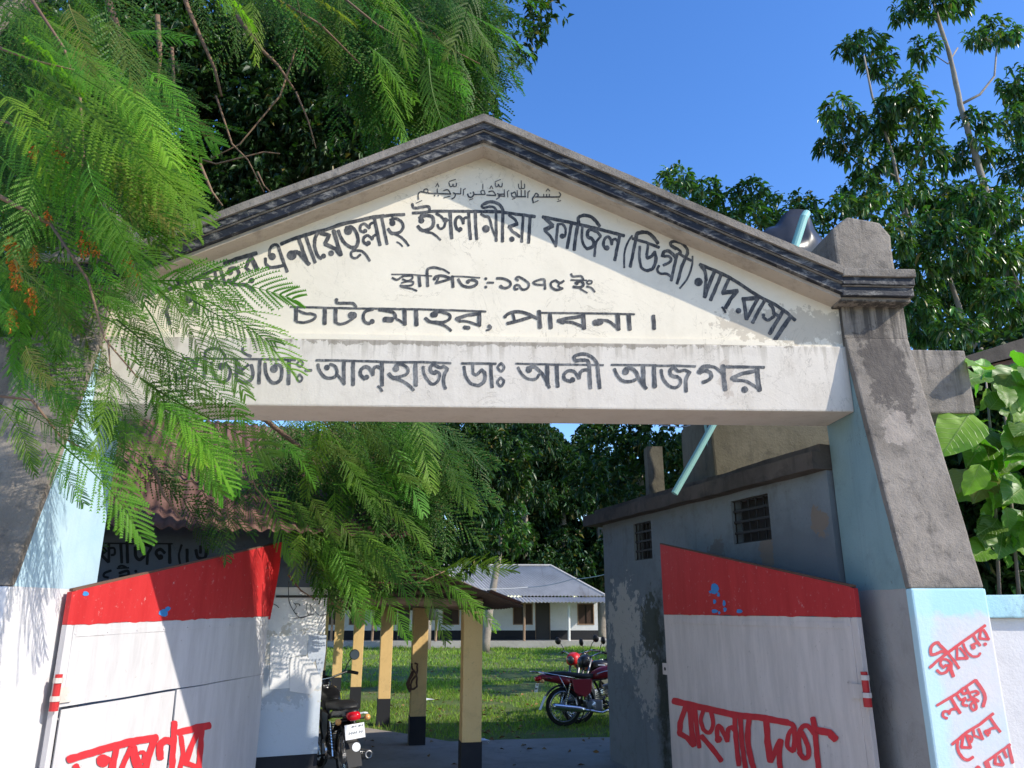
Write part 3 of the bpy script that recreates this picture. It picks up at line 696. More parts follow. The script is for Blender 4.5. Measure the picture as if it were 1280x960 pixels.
# gate leaves
def gate_leaf(side):
    if side == 'L':
        h, e = Vector((-2.585, 5.22, 0)), Vector((-1.96, 7.6, 0)); zh, ze, zr0, zr1 = 1.83, 2.32, 1.62, 1.66; face = 1
        t = thing('gate_leaf', 'left white steel gate leaf with red top band, small wicket door and red writing', 'gate', h)
    else:
        h, e = Vector((2.485, 5.22, 0)), Vector((1.75, 7.5, 0)); zh, ze, zr0, zr1 = 1.86, 2.325, 1.665, 1.675; face = -1
        t = thing('gate_leaf', 'right greyish white steel gate leaf with red top band and red writing', 'gate', h)
    u = (e - h).normalized(); L = (e - h).length; n = Vector((u.y, -u.x, 0)) * face   # towards the opening
    P = lambda a, z, o: h + u * a + n * o + Vector((0, 0, z))
    mw = M['leaf_white'] if side == 'L' else M['leaf_grey']
    zt = lambda a: zh + (ze - zh) * a / L
    zr = lambda a: zr0 + (zr1 - zr0) * a / L
    def plate(a0, a1, zb0, zb1, zt0, zt1, o0, o1):
        return MB().hexa([P(a0, zb0, o0), P(a1, zb1, o0), P(a1, zb1, o1), P(a0, zb0, o1), P(a0, zt0, o0), P(a1, zt1, o0), P(a1, zt1, o1), P(a0, zt0, o1)])
    wick = (.03, 1.17, 1.12) if side == 'L' else None
    if side == 'L':
        a0, a1, zw = wick
        obj('sheet_panel', plate(.0, L, zw + .012, zw + .012 + .02, zr(0), zr(L), -.012, 0), mw, t, rough=(.18, .006))
        obj('sheet_panel', plate(a1 + .02, L, .05, .05, zw + .011, zw + .031, -.012, 0), mw, t, rough=(.18, .006))
        wd = obj('wicket_door', plate(a0 + .01, a1, .08, .08, zw - .004, zw + .006, -.012, -.003), mw, t, rough=(.25, .002))
    else:
        obj('sheet_panel', plate(0, L, .05, .05, zr(0), zr(L), -.012, 0), mw, t, rough=(.18, .006))
    # ragged lower edge of the red band
    bd = MB(); N = 60; up_, dn = [], []
    for i in range(N + 1):
        a = L * i / N; j = .012 * mnoise.noise(Vector((a * 9, 3, 0))) + .010 * mnoise.noise(Vector((a * 31, 3, 0)))
        dn.append(P(a, zr(a) + j, .0035)); up_.append(P(a, zt(a), .0035))
    bd.add(dn + up_, [(i, i + 1, N + 2 + i, N + 1 + i) for i in range(N)])
    bk = [p - n * .0165 for p in dn]; tk = [p - n * .0165 for p in up_]
    bd.add(bk + tk, [(i, N + 1 + i, N + 2 + i, i + 1) for i in range(N)])
    bd.add(up_ + tk, [(i, i + 1, N + 2 + i, N + 1 + i) for i in range(N)])
    obj('red_top_band', bd, M['red'], t)
    # frame: hinge stile, meeting stile, top edge iron
    obj('hinge_stile', plate(-.03, .012, .03, .03, zr(0), zr(0), -.035, .004), mw, t, bevel=.003)
    obj('hinge_stile', plate(-.03, .012, zr(0) + .001, zr(0) + .001, zh - .01, zh, -.035, .004), M['red'], t, bevel=.003)
    obj('meeting_stile', plate(L - .03, L + .012, .03, .03, zt(L) - .006, zt(L), -.035, -.013), mw, t)
    obj('top_edge_iron', plate(-.02, L + .01, zh - .004, ze - .004, zh + .012, ze + .012, -.03, -.001), M['rust'], t)
    for z in (1.13, .35):
        hg = obj('hinge', MB().tube([P(-.05, z - .01, .02), P(-.05, z + .07, .02), P(-.05, z + .071, .02), P(-.05, z + .20, .02)], [.026, .026, .021, .021], 10), M['red'], t)
        obj('hinge_lug', MB().tube([P(-.05, z + .045, .02), P(-.05, z + .075, .02)], .031, 10), M['leaf_grey'], hg)
        obj('hinge_lug', MB().tube([P(-.05, z + .15, .02), P(-.05, z + .18, .02)], .029, 10), M['leaf_grey'], hg)
        obj('hinge_strap', MB().add(*[[P(-.06, z + .03, .013), P(.09, z + .03, .013), P(.09, z + .12, .013), P(-.06, z + .12, .013), P(-.06, z + .03, .018), P(.09, z + .03, .018), P(.09, z + .12, .018), P(-.06, z + .12, .018)], [(3, 2, 1, 0), (4, 5, 6, 7), (0, 1, 5, 4), (1, 2, 6, 5), (2, 3, 7, 6), (3, 0, 4, 7)]]), M['leaf_grey'], hg)
    if side == 'R':
        lk = obj('latch_plate', plate(L + .0, L + .09, 1.14, 1.14, 1.24, 1.24, -.02, -.006), M['leaf_grey'], t)
        obj('latch_hole', MB().tube([P(L + .045, 1.19, -.005), P(L + .045, 1.19, -.0035)], .016, 8), M['iron'], lk)
        for (x, y, w, hh) in [(893, 736, 5, 7), (898, 743, 2, 3), (893, 752, 2, 3), (905, 754, 2, 4), (893, 764, 4, 2.5), (906, 762, 2, 3), (924, 764, 4, 2.5), (899, 766, 1.5, 2), (888, 740, 2, 2)]:
            ring = [hit(x + w * math.cos(k * .7) * (1 + .3 * math.sin(k * 2.3 + x)), y + hh * math.sin(k * .7), P(0, 0, .006), n) for k in range(9)]
            obj('paint_chip', MB().add(ring, [tuple(range(9))]), M['bluechip'], t)
    else:
        for (x, y, w, hh) in [(205, 766, 6, 5), (210, 761, 3, 3), (107, 742, 4, 3)]:
            ring = [hit(x + w * math.cos(k * .7) * (1 + .3 * math.sin(k * 2.3 + x)), y + hh * math.sin(k * .7), P(0, 0, .006), n) for k in range(9)]
            obj('paint_chip', MB().add(ring, [tuple(range(9))]), M['bluechip'], t)
        # curled corner of the sheet at the free edge
        w_ = Vector((.75, -.35, 0)).normalized()
        c = [P(L, zr(L) - .03, .0), P(L, zt(L) + .01, .0), P(L, zt(L) + .02, .0) + w_ * .10, P(L, 1.95, .0) + w_ * .06, P(L, zr(L) - .03, 0) + w_ * .02]
        fl = MB().add(c + [p + Vector((.0, .006, 0)) for p in c], [(0, 1, 2, 3, 4), (9, 8, 7, 6, 5), (0, 1, 6, 5), (1, 2, 7, 6), (2, 3, 8, 7), (3, 4, 9, 8), (4, 0, 5, 9)])
        obj('curled_sheet_corner', fl, M['red'], t, rough=(.05, .006))
    # welded cover strips over the sheet joints, bolt heads and rust runs from them
    for k_, (s0, s1, sz) in enumerate((((.03, L - .03, 1.60)),)):
        obj('cover_strip', plate(s0, s1, zr(s0) - .075, zr(s1) - .075, zr(s0) - .035, zr(s1) - .035, .0005, .004), mw, t, rough=(.2, .001), bevel=.001)
    obj('edge_angle', plate(.032, .062, 1.16 if side == 'L' else .05, 1.16 if side == 'L' else .05, zr(0) - .002, zr(0), .0005, .005), mw, t, rough=(.2, .001))
    for k_ in range(9):
        a_ = .05 + (L - .1) * k_ / 8
        obj('rivet', MB().lathe(P(a_, zr(a_) - .055, .0045), n, [(.009, -.001), (.008, .003), (.0, .005)], 8), mw, t)
    lettering('red_lettering', LETTERS['leaf' + side], P(0, 0, .001), n, M['red_letter'], t, .0045, fat=1.18)
gate_leaf('L'); gate_leaf('R')

# ================================================================= BOUNDARY WALLS
for sg, lab in ((1, 'low white boundary wall with blue coping right of the gateway'), (-1, 'low white boundary wall left of the gateway, mostly hidden')):
    t = thing('boundary_wall', lab, 'wall', (sg * 5, 5, 0))
    a, b = sorted((sg * 3.13, sg * 9.0))
    obj('wall', MB().box(a, b, 4.93, 5.12, 0, 1.66), M['white'], t, rough=(.3, .006))
    obj('coping', MB().box(a, b, 4.88, 5.17, 1.662, 1.80), M['blue'] if sg < 0 else wall_mat('mouldy_blue_coping', (.36, .58, .66), (.05, .06, .06), (.5, .7, .76), streak=.3, mott=.85, bump=.5), t, rough=(.13, .010), bevel=.01)

# ================================================================= RIGHT BUILDING
rb = thing('guard_building', 'blue grey plastered building with dark flat roof behind the right gate leaf', 'building', (3.5, 7.5, 0))
A = Vector((1.53, 9.6, 0)); B = Vector((2.62, 5.665, 0))      # yard-side wall, far end to near end
u = (B - A).normalized(); n = Vector((-u.y, u.x, 0)) * -1
if n.x > 0: n = -n                                           # n points to the yard (left)
LB = (B - A).length
# windows in the wall: find from photo
def on_rb(x, y): 
    p = hit(x, y, A, n); return (p - A).dot(u), p.z
wins = []
for q in (((791, 656), (813, 650), (816, 698), (794, 701)), ((912, 617), (959, 606), (964, 675), (918, 680))):
    h = [on_rb(*p) for p in q]; wins.append(((h[0][0] + h[3][0]) / 2, (h[1][0] + h[2][0]) / 2, (h[2][1] + h[3][1]) / 2, min(2.66, (h[0][1] + h[1][1]) / 2)))
W3 = Vector((0, 0, 1)); HT = 2.73
def seg(mb, a0, a1, z0, z1): mb.obox(A, u, -n, W3, a0, a1, 0, .2, z0, z1)
mb = MB(); aa = 0
for (a0, a1, z0, z1) in wins:
    seg(mb, aa, a0, 0, HT); seg(mb, a0, a1, 0, z0); seg(mb, a0, a1, z1, HT); aa = a1
seg(mb, aa, LB, 0, HT)
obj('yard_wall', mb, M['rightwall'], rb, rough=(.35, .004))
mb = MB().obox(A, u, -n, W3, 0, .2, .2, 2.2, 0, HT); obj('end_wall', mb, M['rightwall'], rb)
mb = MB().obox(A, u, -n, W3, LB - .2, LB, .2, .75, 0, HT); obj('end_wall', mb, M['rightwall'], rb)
LS = LB - 1.3
obj('back_wall', MB().obox(A, u, -n, W3, 0, LS, 2.2, 2.35, 0, HT).obox(A, u, -n, W3, LS + .001, LB, .75, .9, 0, HT).obox(A, u, -n, W3, LS - .15, LS, .9, 2.2, 0, HT), M['rightwall'], rb)
obj('roof_slab', MB().obox(A, u, -n, W3, -.28, LS, -.14, 2.45, HT, HT + .13).obox(A, u, -n, W3, LS + .002, LB + .02, -.14, .92, HT, HT + .13), M['mould'], rb, rough=(.2, .012))
obj('roof_kerb', MB().obox(A, u, -n, W3, -.1, LB + .02, -.06, .12, HT + .131, HT + .19), M['mould'], rb, rough=(.2, .014))
for (a0, a1, z0, z1) in wins:
    w = obj('window', MB().obox(A, u, -n, W3, a0, a1, .12, .14, z0, z1), M['win_dark'], rb)
    g_ = MB(); nv = 5 if a1 - a0 > .4 else 3
    for k in range(nv + 1): g_.obox(A, u, -n, W3, a0 + (a1 - a0) * k / nv - .006, a0 + (a1 - a0) * k / nv + .006, .03, .042, z0, z1)
    for k in range(5): g_.obox(A, u, -n, W3, a0, a1, .018, .029, z0 + (z1 - z0) * k / 4 - .011, z0 + (z1 - z0) * k / 4 + .011)
    obj('grille', g_, M['iron'], w)
    for k in range(nv):
        xa = a0 + (a1 - a0) * (k + .08) / nv; xb = a0 + (a1 - a0) * (k + .92) / nv
        obj('pane', MB().obox(A, u, -n, W3, xa, xb, .105, .118, z0 + .02, z1 - .02), M['iron'], w)
# mossy masonry base for the tank, pillar stub
tb = MB(); p0 = at(893, 590, 7.1); 
tb.box(p0.x, p0.x + 1.28, 7.1, 8.2, HT + .13, 3.62)
obj('tank_base', tb, M['moss'], rb, rough=(.2, .01), bevel=.02)
s0 = at(811, 605, 8.9); s1 = at(828, 558, 8.9)
obj('roof_stub', MB().box(s0.x, s1.x, 8.9, 9.08, HT + .13, s1.z), M['moss'], rb, rough=(.1, .006))
# tank on the base
tk = thing('water_tank', 'black plastic water tank wrapped in torn sheeting above the gateway coping', 'water tank', (3.2, 7.7, 3.63))
tc = Vector((p0.x + .95, 7.75, 3.63))
obj('tank_body', MB().lathe(tc, (0, 0, 1), [(.0, 0), (.52, 0), (.56, .06), (.54, .3), (.57, .34), (.54, .62), (.57, .66), (.54, 1.0), (.57, 1.05), (.52, 1.3), (.38, 1.52), (.2, 1.62), (0, 1.64)], 28), M['tank'], tk, smooth=True)
def cloth(ptsl, m, parent, name, seed):
    # draped sheet through a grid of points
    rows = len(ptsl); cols = len(ptsl[0]); mb = MB()
    K = 5
    for j in range((rows - 1) * K + 1):
        for i in range((cols - 1) * K + 1):
            a, b = j / K, i / K; j0, i0 = min(int(a), rows - 2), min(int(b), cols - 2); fa, fb = a - j0, b - i0
            p = (Vector(ptsl[j0][i0]) * (1 - fa) + Vector(ptsl[j0 + 1][i0]) * fa) * (1 - fb) + (Vector(ptsl[j0][i0 + 1]) * (1 - fa) + Vector(ptsl[j0 + 1][i0 + 1]) * fa) * fb
            p += mnoise.noise_vector(p * 5 + Vector((seed, 0, 0))) * .05
            mb.v.append(tuple(p))
    w_ = (cols - 1) * K + 1
    mb.f = [(j * w_ + i, j * w_ + i + 1, (j + 1) * w_ + i + 1, (j + 1) * w_ + i) for j in range((rows - 1) * K) for i in range(w_ - 1)]
    o = obj(name, mb, m, parent, smooth=True); sm = o.modifiers.new('s', 'SOLIDIFY'); sm.thickness = .01; return o
Yt = 7.3
cloth([[at(938, 300, Yt), at(962, 284, Yt), at(988, 264, Yt), at(1010, 263, Yt), at(1016, 285, Yt)],
       [at(940, 322, Yt - .15), at(965, 318, Yt - .15), at(990, 312, Yt - .25), at(1012, 300, Yt - .2), at(1028, 300, Yt)],
       [at(940, 345, Yt - .1), at(965, 345, Yt - .1), at(990, 345, Yt - .1), at(1012, 345, Yt - .1), at(1030, 345, Yt)]], M['plastic'], tk, 'plastic_sheet', 1)
def pipe(pts, r, lab, m=M['pipe']):
    mb = MB().tube(pts, r, 12); o = obj('drain_pipe', mb, m, smooth=False); tag(o, lab, 'pipe'); return o
pipe([at(843, 617, 7.0), at(868, 573, 7.0), at(893, 528, 7.0), at(906, 505, 7.0)], .032, 'aqua pipe slanting under the lintel in front of the dark roof edge')
pipe([at(892, 592, 7.25), at(889, 560, 7.25), at(884, 530, 7.25), at(881, 500, 7.25)], .033, 'upright aqua pipe rising behind the slanting one beside the mossy block')
pipe([at(993, 310, 6.9), at(1005, 272, 6.9), at(1008, 267, 6.95)], .042, 'aqua pipe end sticking up in front of the black tank')

# ================================================================= LEFT BUILDING
U2 = Vector((math.cos(R(20)), math.sin(R(20)), 0)); V2 = Vector((-U2.y, U2.x, 0)); C2 = Vector((-1.50, 8.0, 0))
lbd = thing('sign_building', 'lime washed building with rusty corrugated roof behind the left gate leaf', 'building', (-3.5, 8.5, 0))
obj('front_wall', MB().obox(C2, U2, V2, W3, -7, 0, 0, .2, .42, 1.93), M['leftwall'], lbd, rough=(.3, .004))
obj('sign_wall', MB().obox(C2, U2, V2, W3, -7, 0.0, .012, .2, 1.93, 2.55), M['board'], lbd, rough=(.3, .003))
obj('skirting', MB().obox(C2, U2, V2, W3, -7, 0, -.012, .2, 0, .42), M['black'], lbd)
obj('side_wall', MB().obox(C2, U2, V2, W3, -.2, 0, .2, 5, 0, 2.5), M['leftwall'], lbd)
lettering('painted_lettering', LETTERS['sign'], C2 + V2 * .012, -V2, M['ink_dark'], lbd, .006)
def corrugated(name, o, ux, uy, wx, ly, pitch, amp, m, parent, per=6, ny=6, edge=.02):
    ux = Vector(ux).normalized(); uy = Vector(uy).normalized(); nn = ux.cross(uy); N = int(wx / pitch * per); mb = MB()
    for j in range(ny + 1):
        for i in range(N + 1):
            x = wx * i / N; p = Vector(o) + ux * x + uy * (ly * j / ny) + nn * (amp * math.sin(2 * math.pi * i / per))
            if edge: p += nn * (mnoise.noise(p * .8) * edge) + uy * (edge * mnoise.noise(Vector((x * 2, j, 5))))
            mb.v.append(tuple(p))
    mb.f = [(j * (N + 1) + i, j * (N + 1) + i + 1, (j + 1) * (N + 1) + i + 1, (j + 1) * (N + 1) + i) for j in range(ny) for i in range(N)]
    ob = obj(name, mb, m, parent, smooth=True); sm = ob.modifiers.new('s', 'SOLIDIFY'); sm.thickness = .004; return ob
E0 = C2 + U2 * (-7.3) - V2 * .55 + Vector((0, 0, 2.40))
up2 = (V2 * math.cos(R(27)) + W3 * math.sin(R(27)))
for k in range(3):
    corrugated('roof_sheet', E0 + up2 * (k * 1.25) + Vector((0, 0, .012 * k + .01)), U2, up2, 8.0, 1.33, .12, .018, M['rustroof'], lbd)
corrugated('roof_sheet', E0 + up2 * 3.75 + Vector((0, 0, .0)), U2, (V2 * math.cos(R(27)) - W3 * math.sin(R(27))), 8.0, 3.2, .12, .018, M['rustroof'], lbd)
obj('gable_wall', MB().prism([C2 + U2 * -.2 + V2 * a + Vector((0, 0, z)) for a, z in ((0.2, 2.5), (2.9, 3.75), (5.4, 2.6), (5.4, 2.5))], U2 * .18), M['leftwall'], lbd)
def on_plane_poly(name, px, p0, n, m, parent, lift, th=.004):
    n = Vector(n).normalized(); f = [hit(x, y, Vector(p0) + n * lift, n) for x, y in px]
    mb = MB().prism(f, -n * th); return obj(name, mb, m, parent)
on_plane_poly('torn_poster', [(386, 794), (408, 794), (407, 815), (404, 838), (398, 846), (395, 826), (387, 830), (384, 812)], C2, -V2, M['paper'], lbd, .006)
on_plane_poly('poster', [(338, 796), (384, 793), (384, 818), (362, 822), (362, 860), (337, 862)], C2, -V2, M['paper2'], lbd, .005)
on_plane_poly('poster', [(363, 822), (383, 820), (393, 830), (402, 850), (388, 868), (362, 864)], C2, -V2, M['paper2'], lbd, .011)
on_plane_poly('black_wall_line', [(345, 744), (411, 744), (411, 747), (345, 747)], C2, -V2, M['iron'], lbd, .02, .015)  # thin black strip across the top of the white wall
LETTERS['thin_lines'] = """
W 300 680 6.4
C 7 390 300 390 440 420 520 480 590 550 570 590 560;C 5 560 480 600 540 640 570 700 560;C 5 430 470 450 500 430 540 460 560;C 8 440 480 470 480 480 495;C 5 540 470 530 520 550 570;C 5 560 490 570 540 565 570;C 5 420 600 470 590 540 575;C 6 240 470 290 490 310 510
"""
lettering('thin_wall_lines', LETTERS['thin_lines'], C2, -V2, M['ink'], lbd, .009)  # thin dark curved lines traced along the wall

# ================================================================= PARKING SHED
sh = thing('parking_shed', 'low open shed with ochre posts and dark sheet roof beside the lawn', 'shed', (-1.2, 11, 0))
posts = [(585, 985, .205), (523, 936, .20), (478, 909, .19), (452, 889, .19), (432, 876, .19), (419, 866, .19)]
hd = Vector((-.33, .944, 0)).normalized(); base_pts = []
for i in range(6):
    x, y, w = posts[i]
    p = Vector((-.07, 8.75, 0)) + Vector((-.344, 1.0, 0)) * (2.05 * i)
    if i == 2: p = Vector((-1.45, 12.9, 0))
    base_pts.append(p); d = w / 2
    rx, ry = Vector((.985, .17, 0)), Vector((-.17, .985, 0))
    top = 1.72 + .03 * i
    o = obj('post', MB().obox(p, rx, ry, W3, -d, d, -d, d, .41, top), M['yellow'], sh, rough=(.12, .004), bevel=.008)
    obj('black_base', MB().obox(p, rx, ry, W3, -d - .004, d + .004, -d - .004, d + .004, 0, .412), M['black'], o, rough=(.15, .003))
pl = base_pts
obj('eave_plate', MB().tube([p + Vector((0, 0, 1.76 + .03 * i)) for i, p in enumerate(pl)], .045, 8), M['timber'], sh)
acr = Vector((-.944, -.33, 0)) ; acr = Vector((-.94, .05, 0)).normalized()
for i, p in enumerate(pl[:6]):
    q = p + Vector((0, 0, 1.79 + .03 * i))
    obj('cross_beam', MB().tube([q - acr * .12, q + acr * 1.2 + W3 * .03, q + acr * 2.6 + W3 * .05], [.05, .046, .04], 8), M['timber'], sh, rough=(.1, .01))
    obj('rafter', MB().tube([q - acr * .3 + W3 * .03, q + acr * 1.3 + W3 * .50, q + acr * 2.6 + W3 * 1.0], .03, 6), M['timber'], sh)
up3 = (acr * math.cos(R(22)) + W3 * math.sin(R(22)))
o3 = pl[0] - hd * .35 - acr * .42 + Vector((0, 0, 1.745))
corrugated('roof_sheet', o3, hd, up3, 11.2, 1.5, .09, .013, M['shedroof'], sh, edge=.03)
corrugated('roof_sheet', o3 + up3 * 1.42 + W3 * .02, hd, up3, 11.2, 1.5, .09, .013, M['shedroof'], sh, edge=.03)
corrugated('ridge_flap', o3 + up3 * .02 + W3 * .03 - hd * .04, hd, up3, .9, .35, .09, .014, M['rustroof'], sh, edge=.03)
for k in (.6, 1.5, 2.4):
    obj('purlin', MB().tube([pl[0] + up3 * k - hd * .3 - acr * .3 + W3 * 1.70, pl[5] + up3 * k - acr * .3 + W3 * 1.74], .025, 6), M['timber'], sh)
# knotted strap hanging on the second post
q = pl[1] + Vector((-.02, -.12, 0))
st = MB(); c0 = hit(516, 845, q, (0, -1, 0))
st.tube([c0 + Vector((.02 + .045 * math.sin(t * .7) + .012 * math.sin(t * 2.1), -.03 - .012 * math.cos(t), .16 * math.cos(t * .38))) for t in range(17)], .013, 6)
st.tube([c0 + Vector((-.03 + .03 * math.cos(t), -.02, .06 - .05 * t)) for t in range(6)], [.02, .026, .022, .03, .02, .014], 6)
tag(obj('hanging_strap', st, M['rust'], smooth=True), 'brown knotted strap hanging on the second ochre post', 'strap')

# ================================================================= FAR SCHOOL BUILDING
fb = thing('classroom_block', 'long white single storey classroom block with grey sheet hip roof across the lawn', 'building', (-2, 41, 0))
FY = 41.5
L0 = at(330, 800, FY).x; R0 = at(748, 800, FY).x
zpl = .32; zwt = 2.35
fwins = [(466, 496, 'w'), (553, 574, 'w'), (641, 666, 'w'), (722, 743, 'w'), (669, 688, 'd'), (497, 512, 'd'), (599, 604, 'd'), (400, 420, 'w'), (436, 452, 'w')]
ops = []
for a, b, k in fwins:
    xa, xb = at(a, 780, FY).x, at(b, 780, FY).x
    ops.append((xa, xb, 1.05 if k == 'w' else zpl, 2.12 if k == 'w' else 2.18, k))
ops.sort(); mb = MB(); aa = L0
for (xa, xb, z0, z1, k) in ops:
    mb.box(aa, xa, FY, FY + .25, zpl, zwt)
    if k == 'w': mb.box(xa, xb, FY, FY + .25, zpl, z0)
    mb.box(xa, xb, FY, FY + .25, z1, zwt); aa = xb
mb.box(aa, R0, FY, FY + .25, zpl, zwt)
obj('front_wall', mb, M['farwhite'], fb)
obj('end_wall', MB().box(R0 - .25, R0, FY + .25, FY + 6, zpl, zwt), M['farwhite'], fb)
aa = L0; mb = MB()
for (xa, xb, z0, z1, k) in ops:
    if k == 'd': mb.box(aa, xa, FY - .02, FY - .002, zpl, zpl + .46); aa = xb
mb.box(aa, R0 + .02, FY - .02, FY - .002, zpl, zpl + .46)
obj('black_skirting', mb, M['black'], fb)
obj('plinth', MB().box(L0, R0 + .7, FY - 1.9, FY + 6, -.02, zpl), M['plinthc'], fb, rough=(1.2, .02))
for (xa, xb, z0, z1, k) in ops:
    if k == 'w':
        w = obj('window', MB().box(xa + .03, xb - .03, FY + .1, FY + .14, z0, z1), M['win_dark'], fb)
        wd = xb - xa
        obj('shutter', MB().box(xa + .02, xa + wd * .45, FY + .04, FY + .08, z0 + .03, z1 - .03), M['shutter'], w)
        obj('shutter', MB().box(xb - wd * .45, xb - .02, FY + .04, FY + .08, z0 + .03, z1 - .03), M['shutter'], w)
        f = MB()
        f.box(xa, xa + .05, FY - .02, FY + .06, z0, z1); f.box(xb - .05, xb, FY - .02, FY + .06, z0, z1); f.box(xa + .05, xb - .05, FY - .02, FY + .06, z1 - .05, z1); f.box(xa + .05, xb - .05, FY - .02, FY + .06, z0, z0 + .05)
        obj('window_frame', f, M['timber'], w)
    else:
        d = obj('door', MB().box(xa + .04, xb - .04, FY + .06, FY + .1, zpl, z1), M['doorbrown'], fb)
        obj('door_frame', MB().box(xa, xa + .04, FY + .02, FY + .12, zpl, z1).box(xb - .04, xb, FY + .02, FY + .12, zpl, z1), M['timber'], d)
# veranda posts, roofs
for px in (655, 711, 608, 545, 466, 415):
    x = at(px, 780, FY - 1.7).x
    obj('veranda_post', MB().tube([(x, FY - 1.7, zpl), (x + .02, FY - 1.7, 2.15)], .065, 7), M['timber'] if px != 711 else M['leftwall'], fb)
YR = FY + 3.1; zE = 2.48
rz = at(690, 708, YR).z; xr = at(688, 708, YR).x; XR = at(757, 746, FY - .5).x; xl = at(345, 708, YR).x; XL = L0 - .6
def tri_corr(name, pts, m, parent):   # hip/skirt plane with ribs: eave a-b, ridge d-c
    a, b, c, d = [Vector(p) for p in pts]; mb = MB(); N = 200
    nn = (b - a).cross(d - a).normalized()
    for j in range(2):
        for i in range(N + 1):
            t = i / N; p = (a.lerp(b, t)).lerp(d.lerp(c, t), j) + nn * (.03 * math.cos(i * math.pi))
            mb.v.append(tuple(p))
    mb.f = [(i, i + 1, N + 2 + i, N + 1 + i) for i in range(N)]
    o = obj(name, mb, m, parent); sm = o.modifiers.new('s', 'SOLIDIFY'); sm.thickness = .02; return o
tri_corr('main_roof', [(XL, FY - .45, zE), (XR, FY - .45, zE), (xr, YR, rz), (xl, YR, rz)], M['zinc'], fb)
tri_corr('hip_roof', [(XR, FY - .45, zE), (XR, FY + 6.6, zE), (xr, YR, rz + .01), (xr, YR, rz + .01)], M['zinc'], fb)
tri_corr('veranda_roof', [(XL, FY - 2.2, 2.14), (XR + .3, FY - 2.2, 2.14), (XR + .1, FY - .3, zE - .06), (XL, FY - .3, zE - .06)], M['zinc'], fb)
hc = MB().tube([(XR, FY - .45, zE + .03), (xr, YR, rz + .05)], .07, 5); hc.tube([(xl, YR, rz + .05), (xr, YR, rz + .05)], .07, 5)
obj('ridge_cap', hc, M['zinc'], fb)

# ================================================================= NEIGHBOUR ROOF on the right, wire, litter
nb = thing('neighbour_shed', 'dark shed with sloping sheet roof behind the boundary wall at the right edge', 'shed', (7, 9, 0))
corrugated('roof_sheet', at(1196, 462, 7.6), (1, .02, .10), (-.1, .95, .28), 5.0, 2.6, .12, .018, M['shedroof'], nb)
obj('wall', MB().box(at(1200, 600, 8.6).x, 10.2, 8.6, 8.75, 0, 3.45), M['rightwall'], nb, rough=(.5, .004))
obj('eave_sheet', MB().hexa([at(1202, 462, 6.7), at(1330, 432, 6.7), at(1330, 440, 7.6), at(1202, 466, 7.6), at(1202, 446, 6.7), at(1330, 408, 6.7), at(1330, 414, 7.6), at(1202, 448, 7.6)]), M['mould'], nb, rough=(.15, .012))
obj('fascia_board', MB().hexa([at(1240, 470, 6.78), at(1330, 448, 6.78), at(1330, 448, 6.82), at(1240, 470, 6.82), at(1240, 455, 6.78), at(1330, 434, 6.78), at(1330, 434, 6.82), at(1240, 455, 6.82)]), M['rustroof'], nb)
def wire(pts, lab, r=.012):
    P = [Vector(p) for p in pts]; out = []
    for a, b in zip(P, P[1:]):
        for k in range(8):
            t = k / 8; out.append(a.lerp(b, t) - W3 * (.06 * (a - b).length * t * (1 - t)))
    out.append(P[-1]); tag(obj('overhead_wire', MB().tube(out, r, 5), mat('pale_wire_sheath', (.45, .47, .5), .5)), lab, 'wire')
wire([at(560, 735, 25), at(660, 734, 27), at(715, 724, 24), at(835, 690, 16)], 'thin pale wire sagging across the far grey roof', .011)
wire([at(785, 522, 9), at(850, 534, 8), at(905, 520, 7.2)], 'short dark wire under the lintel near the aqua pipes', .006)
def litter(px, py, s, lab, c):
    p = atz(px, py, .05); k = random.random() * 3; mb = MB()
    ring = [p + Vector((math.cos(a * .9 + k) * s * (1 + .4 * math.sin(a * 2.2)), math.sin(a * .9 + k) * s * .6, .03 + .05 * abs(math.sin(a * 1.7)))) for a in range(7)]
    mb.add(ring + [p + Vector((0, 0, .09))], [(i, (i + 1) % 7, 7) for i in range(7)])
    tag(obj('litter_scrap', mb, c), lab, 'litter')
wp = mat('crumpled_white_plastic', (.7, .72, .75), .5)
litter(533, 879, .13, 'crumpled white plastic bag on the grass between the two nearest ochre posts', wp)
litter(603, 932, .09, 'small white scrap at the concrete edge right of the nearest post', wp)
litter(441, 842, .12, 'pale scrap on the lawn behind the ochre posts', wp)
litter(455, 897, .08, 'small pale scrap by the foot of the third post', wp)

# ================================================================= VEGETATION
def nmesh(name, V, F, m, parent=None, kind=None, smooth=False):
    V = np.asarray(V, dtype=np.float32); F = np.asarray(F, dtype=np.int32); k = F.shape[1]
    if parent is not None: V = V - np.array(OFF.get(parent.name, Vector()), dtype=np.float32)
    me = bpy.data.meshes.new(name); me.vertices.add(len(V)); me.vertices.foreach_set('co', V.ravel())
    me.loops.add(F.size); me.loops.foreach_set('vertex_index', F.ravel())
    me.polygons.add(len(F)); me.polygons.foreach_set('loop_start', np.arange(0, F.size, k, dtype=np.int32))
    me.polygons.foreach_set('loop_total', np.full(len(F), k, dtype=np.int32)); me.update(calc_edges=True)
    o = finish(name, me, m, parent)
    if kind: o['kind'] = kind
    return o
def norm(a): return a / np.maximum(np.linalg.norm(a, axis=-1, keepdims=True), 1e-9)

